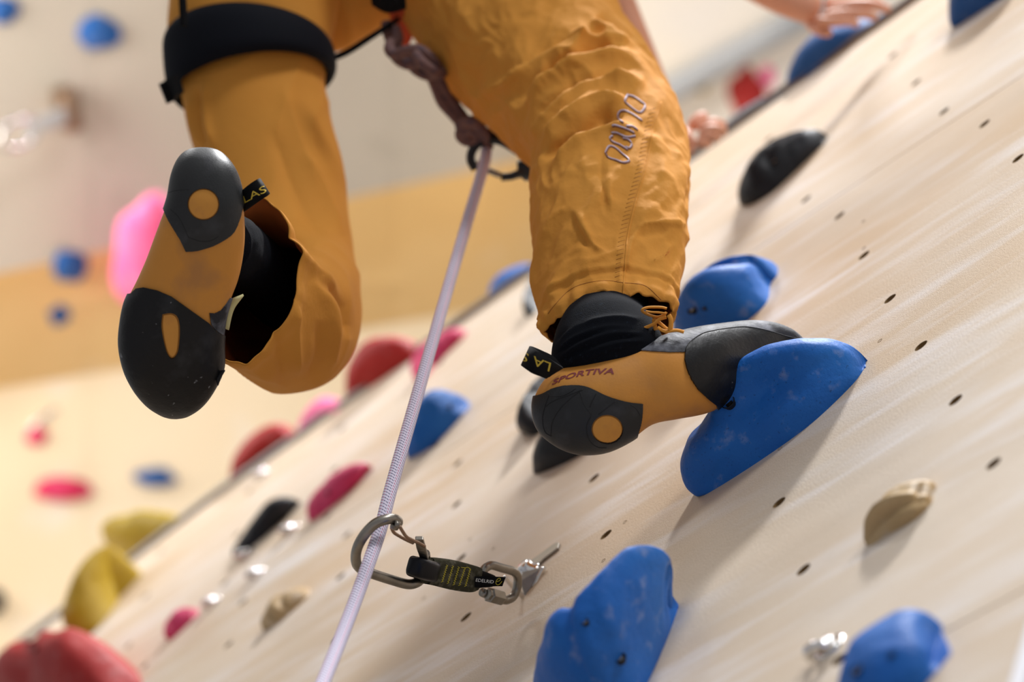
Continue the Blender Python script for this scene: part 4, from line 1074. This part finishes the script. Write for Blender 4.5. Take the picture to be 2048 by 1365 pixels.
# shirt and hair (just above the picture)
v, f = skin_mesh([(pel+D(.01, .02, .02), .150, .135), (chest, .135, .115), (shR, .062), (shL, .062), ((shR+elR)/2, .055), ((shL+elL)/2, .052), (chest+D(.015, .03, .13), .07)], [(0, 1), (1, 2), (1, 3), (2, 4), (3, 5), (1, 6)], 1)
mk('shirt', np.array(v), f, M['shirt'], climber)
def ovoid(c, r, m, name, cut=-2, nz=0):
    vs = []; nu_, nv_ = 22, 32
    for i in range(nu_):
        a = math.pi*(i+.001)/(nu_-1)*.999
        for k in range(nv_):
            b = k*math.tau/nv_; q = np.array([math.sin(a)*math.cos(b), math.sin(a)*math.sin(b), math.cos(a)])
            w = 1+nz*noise.noise(Vector(q*6))
            p = q*np.array(r)*w; p[2] = max(p[2], cut)
            if p[2] < 0: p[0] *= 1+p[2]*1.6; p[1] += -p[2]*.12
            vs.append(c+p)
    return mk(name, np.array(vs), gridfaces(nu_, nv_), m, climber)
hc = head+D(0, .015, .02)
ovoid(hc, (.076, .095, .118), M['skin'], 'head')
ovoid(hc+D(0, -.016, .022), (.086, .098, .112), M['hair'], 'hair', -.07, .06)
for sx in (-1, 1): ovoid(hc+D(.078*sx, .002, -.01), (.010, .020, .032), M['skin'], 'ear')
v, f = skin_mesh([(pel+D(.03, .04, .14), .128, .12), (pel, .145, .135), (hipL, .098), (hipR, .100), (P(520, -110, 2.61), .088), (P(985, -130, 2.60), .092)], [(0, 1), (1, 2), (1, 3), (2, 4), (3, 5)], 1)
mk('trouser_hips', np.array(v), f, M['cloth'], climber)

# ================================================================ ROPE, KNOT, QUICKDRAW
def tube_uv(name, pts, r, m, ns=24, nseg=None, parent=None, loc=None, uk=12, vk=1.0):
    nseg = nseg or len(pts); q = cr(pts, nseg)
    v, f = tube_v(q, r, ns); o = mk(name, np.array(v), f, m, parent, loc=loc)
    L = np.r_[0, np.cumsum(np.linalg.norm(np.diff(q, axis=0), axis=1))]
    uvl = o.data.uv_layers.new(name='UVMap'); pi = 0
    for fi, p_ in enumerate(o.data.polygons):
        vi = list(p_.vertices)
        for k_, li in enumerate(p_.loop_indices):
            i, j = divmod(vi[k_], ns)
            if len(vi) == 4 and j == 0 and any(w % ns == ns-1 for w in vi): j = ns
            uvl.data[li].uv = (j/ns*uk, L[i]*vk)
    return o
rope_pts = [P(974, 296, 2.50), P(968, 330, 2.47), P(940, 425, 2.40), P(905, 545, 2.32), P(862, 695, 2.23), P(815, 860, 2.14), P(780, 985, 2.08), P(762, 1055, 2.052), P(740, 1120, 2.025), P(700, 1230, 1.97), P(636, 1390, 1.88), P(590, 1490, 1.82)]
rope = tube_uv('climbing_rope', rope_pts, .0062, M['rope'], 32, 360, uk=15, vk=250)
tag(rope, 'lilac white braided rope running down through the quickdraw', 'rope')

k4 = lambda x, y, d: P(740+x/3.592, 40+y/3.592, d)
lan = empty('tie_in_cord', k4(600, 600, 2.5)); tag(lan, 'knotted mauve-brown cord from the orange loop down to the black carabiner', 'cord')
def strand(pts, r, nm='cord_strand', n=60): return tube_uv(nm, [k4(*p) for p in pts], r, M['cord'], 12, n, lan)
strand([(120, 20, 2.55), (130, 90, 2.545), (160, 160, 2.54), (220, 230, 2.52), (330, 340, 2.51), (430, 400, 2.51), (470, 470, 2.51), (520, 590, 2.51), (600, 680, 2.51), (660, 750, 2.51)], .0066)
strand([(180, 60, 2.54), (200, 140, 2.53), (170, 220, 2.52), (200, 280, 2.51), (280, 320, 2.50), (390, 300, 2.49), (470, 330, 2.50), (500, 420, 2.505), (570, 560, 2.51), (640, 660, 2.51), (700, 740, 2.51)], .0066)
strand([(150, 160, 2.52), (140, 215, 2.51), (190, 250, 2.50), (270, 220, 2.49), (350, 215, 2.485), (430, 270, 2.485), (480, 350, 2.49), (440, 400, 2.50), (350, 370, 2.505), (270, 290, 2.51), (250, 220, 2.515)], .0064)
strand([(320, 240, 2.475), (380, 310, 2.47), (460, 370, 2.475), (510, 390, 2.485), (520, 340, 2.50), (460, 290, 2.505)], .006)
strand([(660, 730, 2.50), (740, 730, 2.49), (790, 770, 2.49), (780, 850, 2.49), (700, 870, 2.49), (650, 830, 2.495), (670, 760, 2.50)], .0064)
strand([(640, 780, 2.485), (690, 740, 2.48), (760, 750, 2.475), (810, 800, 2.48), (830, 860, 2.49), (850, 920, 2.495)], .0064)
strand([(650, 850, 2.49), (690, 800, 2.485), (740, 790, 2.483), (770, 820, 2.487), (740, 860, 2.49), (690, 850, 2.49)], .0075)
strand([(800, 830, 2.50), (860, 810, 2.50), (930, 785, 2.50), (1010, 765, 2.50), (1060, 750, 2.50)], .006)
cb = empty('belay_carabiner', k4(900, 950, 2.49)); tag(cb, 'black carabiner hanging from the brown cord beside the knee', 'carabiner')
mb = MB(); mb.tube(cr([k4(*p) for p in [(760, 1075, 2.49), (725, 1010, 2.49), (735, 940, 2.49), (790, 880, 2.49), (880, 860, 2.49), (960, 880, 2.49), (1060, 940, 2.49), (1140, 985, 2.49), (1190, 1030, 2.49), (1200, 1090, 2.49), (1150, 1130, 2.49)]], 60), .0052, 12); mb.build('frame', M['alu_black'], cb)
mb = MB(); mb.tube(cr([k4(*p) for p in [(765, 1075, 2.49), (860, 1090, 2.49), (940, 1120, 2.49)]], 12), .0035, 10); mb.build('gate', M['steel'], cb)
mb = MB(); mb.tube([k4(*p) for p in [(940, 1130, 2.49), (1010, 1125, 2.49), (1070, 1105, 2.49), (1085, 1090, 2.49), (1150, 1070, 2.49), (1200, 1060, 2.49)]], [.0045, .0045, .005, .012, .0125, .012], 14); mb.build('gate_sleeve', M['alu_black'], cb)
mb = MB(); mb.tube([k4(790, 1020, 2.48), k4(800, 1050, 2.478), k4(815, 1075, 2.48)], .0045, 8); mb.build('pale_spot', M['bright'], cb)  # pale spot on the carabiner, drawn as a short zinc tube

# quickdraw
q1 = lambda x, y, d: P(680+x/7.186, 1010+y/7.186, d)
q2 = lambda x, y, d: P(840+x/6.827, 1080+y/6.827, d)
qd = empty('quickdraw', q2(400, 480, 2.12)); tag(qd, 'short quickdraw with steel carabiner, olive stitched sling and oval link, holding the rope', 'quickdraw')
sp_ = [(1200, 1000, 2.105), (1165, 1070, 2.10), (1080, 1130, 2.092), (950, 1140, 2.088), (700, 1070, 2.078), (440, 985, 2.068), (310, 930, 2.06), (240, 850, 2.053), (228, 720, 2.046), (270, 570, 2.038), (370, 410, 2.033), (500, 280, 2.031), (640, 220, 2.032), (760, 205, 2.036), (830, 240, 2.04), (815, 285, 2.043)]
pt = cr([q1(*p) for p in sp_], 120)
mb = MB(); mb.tube(pt, .0048, 16)
fr = mb.build('carabiner_frame', M['steel'], qd)
mb = MB(); mb.tube([q1(790, 270, 2.034), q1(820, 275, 2.034), q1(800, 320, 2.036), q1(760, 300, 2.038)], .0036, 10); mb.build('carabiner_nose', M['steel'], qd)
mb = MB(); mb.tube(cr([q1(*p) for p in [(855, 310, 2.036), (900, 385, 2.04), (960, 465, 2.045), (1060, 520, 2.052), (1140, 555, 2.058), (1215, 600, 2.064)]], 30), .00165, 8)
mb.tube(cr([q1(*p) for p in [(740, 330, 2.045), (775, 400, 2.048), (840, 445, 2.052), (940, 500, 2.058), (1050, 550, 2.064)]], 30), .00165, 8); mb.build('wire_gate', M['rust'], qd)
mb = MB(); ribbon(mb, [(680+1080/7.186, 1010+478/7.186, 680+1195/7.186, 1010+478/7.186, 2.062), (680+1095/7.186, 1010+600/7.186, 680+1228/7.186, 1010+590/7.186, 2.07), (680+1150/7.186, 1010+760/7.186, 680+1270/7.186, 1010+770/7.186, 2.08), (680+1150/7.186, 1010+900/7.186, 680+1275/7.186, 1010+900/7.186, 2.09)], .0022, 16); mb.build('gate_hook', M['steel'], qd, smooth=False, bevel=.0008)
# frame continues inside the keeper
mb = MB(); mb.tube(cr([q1(*p) for p in [(1220, 700, 2.09), (1235, 850, 2.10), (1200, 1000, 2.105)]], 14), .0048, 12); mb.build('carabiner_basket', M['steel'], qd)
def slab(mb, rows, th, n=40, pw=3.0, ns=20):
    T = cr([P(r[0], r[1], r[4]) for r in rows], n); B = cr([P(r[2], r[3], r[4]) for r in rows], n)
    c = (T+B)/2; a = (B-T)/2; t = np.gradient(c, axis=0); b = np.cross(t, a); b /= np.linalg.norm(b, axis=1)[:, None]
    tt = cr([[r[5] if len(r) > 5 else th] for r in rows], n)
    ph = np.linspace(0, math.tau, ns, endpoint=False); vs = []
    for i in range(n):
        for p_ in ph:
            cc, ss_ = math.cos(p_), math.sin(p_)
            vs.append(c[i]+a[i]*np.sign(cc)*abs(cc)**(2/pw)+b[i]*tt[i][0]*np.sign(ss_)*abs(ss_)**(2/pw))
    mb.add(vs, gridfaces(n, ns)+[tuple(range(ns))[::-1], tuple((n-1)*ns+j for j in range(ns))]); return mb
X7 = lambda x, y: (680+x/7.186, 1010+y/7.186)
X6 = lambda x, y: (840+x/6.827, 1080+y/6.827)
def row(fn, a, b, d, th=.005): p, q = fn(*a), fn(*b); return (p[0], p[1], q[0], q[1], d, th)
mb = MB(); slab(mb, [row(X7, (1075, 775), (1010, 990), 2.078, .004), row(X7, (1110, 745), (1040, 1040), 2.078, .010), row(X7, (1250, 790), (1190, 1085), 2.088, .0115), row(X7, (1310, 800), (1240, 1100), 2.094, .0115)], .01, 20, 4, 28)
mb.build('rubber_keeper', M['blackrub'], qd)
mb = MB(); slab(mb, [row(X7, (1275, 770), (1210, 1110), 2.092, .010), row(X6, (110, 245), (50, 600), 2.096, .010), row(X6, (250, 252), (160, 622), 2.10, .0095), row(X6, (500, 288), (400, 680), 2.11, .009), row(X6, (700, 345), (640, 716), 2.118, .0085), row(X6, (790, 375), (735, 690), 2.122, .008)], .006, 60, 5, 40)
sl_o = mb.build('sling', M['olive'], qd); tag(sl_o, 'olive green stitched sling')
bvq = BVHTree.FromPolygons(mb.v, mb.f)
mb = MB(); slab(mb, [row(X6, (740, 400), (720, 670), 2.12, .007), row(X6, (850, 425), (800, 655), 2.126, .006), row(X6, (960, 470), (930, 645), 2.132, .0055), row(X6, (990, 500), (980, 600), 2.14, .004)], .005, 24, 4, 24); mb.build('sling_end', M['black'], qd)
for (xa, ya, xb, yb) in [(370, 345, 300, 580), (450, 355, 378, 600), (530, 370, 458, 620), (612, 385, 535, 628), (685, 400, 618, 640)]:
    mb = MB(); zz = []
    for i in range(17):
        t_ = i/16; zz.append((xa+(xb-xa)*t_+(14 if i % 2 else -14), ya+(yb-ya)*t_))
    stroke(mb, bvq, [X6(*p) for p in zz], 1.3, .0002, n=66, smooth=False, ns=5); mb.build('bar_tack', M['thread_y'], qd)
mb = MB(); stroke(mb, bvq, [X6(*p) for p in [(560, 378), (612, 385), (650, 378), (688, 402)]], 1.3, .0002, n=20, ns=5); mb.build('bar_tack', M['thread_y'], qd)
mb = MB(); ribbon(mb, [(*X6(745, 505), *X6(745, 650), 2.112), (*X6(860, 500), *X6(850, 655), 2.112), (*X6(1000, 505), *X6(985, 640), 2.113), (*X6(1168, 512), *X6(1122, 636), 2.116)], .0006, 30)
lb = mb.build('label_tab', M['black'], qd); bvt_ = BVHTree.FromPolygons(mb.v, mb.f)
glyph_text('tab_lettering', 'EDELRID', bvt_, [X6(755, 572), X6(880, 586), X6(1000, 600)], (1.2, -6.3), M['white_print'], lb, eps=.0003)
mb = MB(); stroke(mb, bvt_, [X6(*p) for p in [(1045, 575), (1085, 560), (1098, 535), (1075, 528), (1045, 555), (1035, 595), (1055, 618), (1085, 608), (1118, 570)]], 1.4, .0003, n=40, ns=5); mb.build('tab_emblem', M['thread_y'], lb)
# oval link
mb = MB(); mb.tube(cr([q2(*p) for p in [(840, 640, 2.15), (830, 560, 2.15), (870, 420, 2.15), (920, 370, 2.153), (990, 352, 2.156), (1120, 390, 2.162), (1260, 430, 2.17), (1320, 480, 2.176), (1335, 560, 2.18), (1320, 680, 2.182), (1270, 780, 2.18), (1190, 825, 2.176), (1120, 818, 2.172), (960, 770, 2.162), (850, 720, 2.154)]], 110), .0043, 16, closed=False); mb.build('oval_link', M['steel'], qd)
mb = MB(); mb.tube([q2(925, 745, 2.152), q2(945, 752, 2.153), q2(950, 754, 2.154), q2(1090, 795, 2.162), q2(1110, 800, 2.163), q2(1125, 805, 2.164)], [.0055, .0055, .0078, .0078, .007, .005], 6); mb.build('link_nut', M['steel'], qd, smooth=False, bevel=.0006)
# hanger bolted to the wall
hg = empty('wall_hanger', W(1062, 1150)); tag(hg, 'bent steel hanger plate bolted to the wall, carrying the quickdraw', 'bolt hanger')
def plate(pts2, th, off=0, name='p', m='bright', par=None):
    """polygon on the wall plane given in the picture survey"""
    w = [W(x, y, off) for x, y in pts2]; n_ = len(w); v = w+[q+np.array([0, -th, 0]) for q in w]
    mb = MB(); mb.add(v, [tuple(range(n_)), tuple(range(n_, 2*n_))[::-1]]+[(i, (i+1) % n_, (i+1) % n_+n_, i+n_) for i in range(n_)])
    return mb.build(name, M[m], par, smooth=False, bevel=.0006)
plate([X6(*p) for p in [(1380, 445), (1470, 360), (1830, 100), (1890, 62), (1925, 70), (1905, 140), (1700, 300), (1480, 520), (1400, 540)]], .003, 0, 'hanger_arm', 'steel', hg)
mb = MB(); w0 = W(*X6(1530, 480)); vs = []
for yy, rr in ((-.003, .013), (-.006, .013), (-.0065, .0085), (-.014, .0085), (-.0155, .006), (-.0155, .0001)):
    for a in range(6 if False else 18): vs.append(w0+np.array([rr*math.cos(a*math.tau/18), yy, rr*math.sin(a*math.tau/18)]))
mb.add(vs, gridfaces(6, 18)); mb.build('bolt_head', M['bright'], hg)
d_w = np.linalg.norm(W(*X6(1500, 600))-O)/S
eye_o = [(1690, 372), (1600, 560), (1500, 740), (1440, 782), (1380, 755), (1270, 640), (1180, 530), (1175, 500)]
eo = cr([q2(x, y, d_w-.004-.00004*max(0, 1690-x)) for x, y in eye_o], 40)
mb = MB(); mb.tube(eo, .0030, 10, flat=.6); mb.build('hanger_eye', M['bright'], hg)
face = [q2(1690, 372, d_w-.004), q2(1440, 775, d_w-.016), q2(1370, 560, d_w-.014), q2(1400, 440, d_w-.006)]
mb = MB(); nrm = np.cross(face[1]-face[0], face[2]-face[0]); nrm /= np.linalg.norm(nrm)
v = face+[q+nrm*.002 for q in face]; mb.add(v, [(0, 1, 2, 3), (7, 6, 5, 4), (0, 4, 5, 1), (1, 5, 6, 2), (2, 6, 7, 3), (3, 7, 4, 0)]); mb.build('hanger_face', M['steel'], hg, smooth=False, bevel=.0005)

# small screw holes in the plywood
for x, y in [(1207, 1122), (1250, 1045), (987, 1098), (848, 1197), (1727, 443), (1760, 682), (1560, 898), (1728, 497), (940, 1080)]:
    w = W(x, y); o = bpy.data.objects.new('screw_hole', sl_me); COL.objects.link(o); o.parent = bpy.data.objects['plywood_panel.002']
    o.location = (w[0], -.0004, w[2]-H); o.scale = (.35, .5, .35)
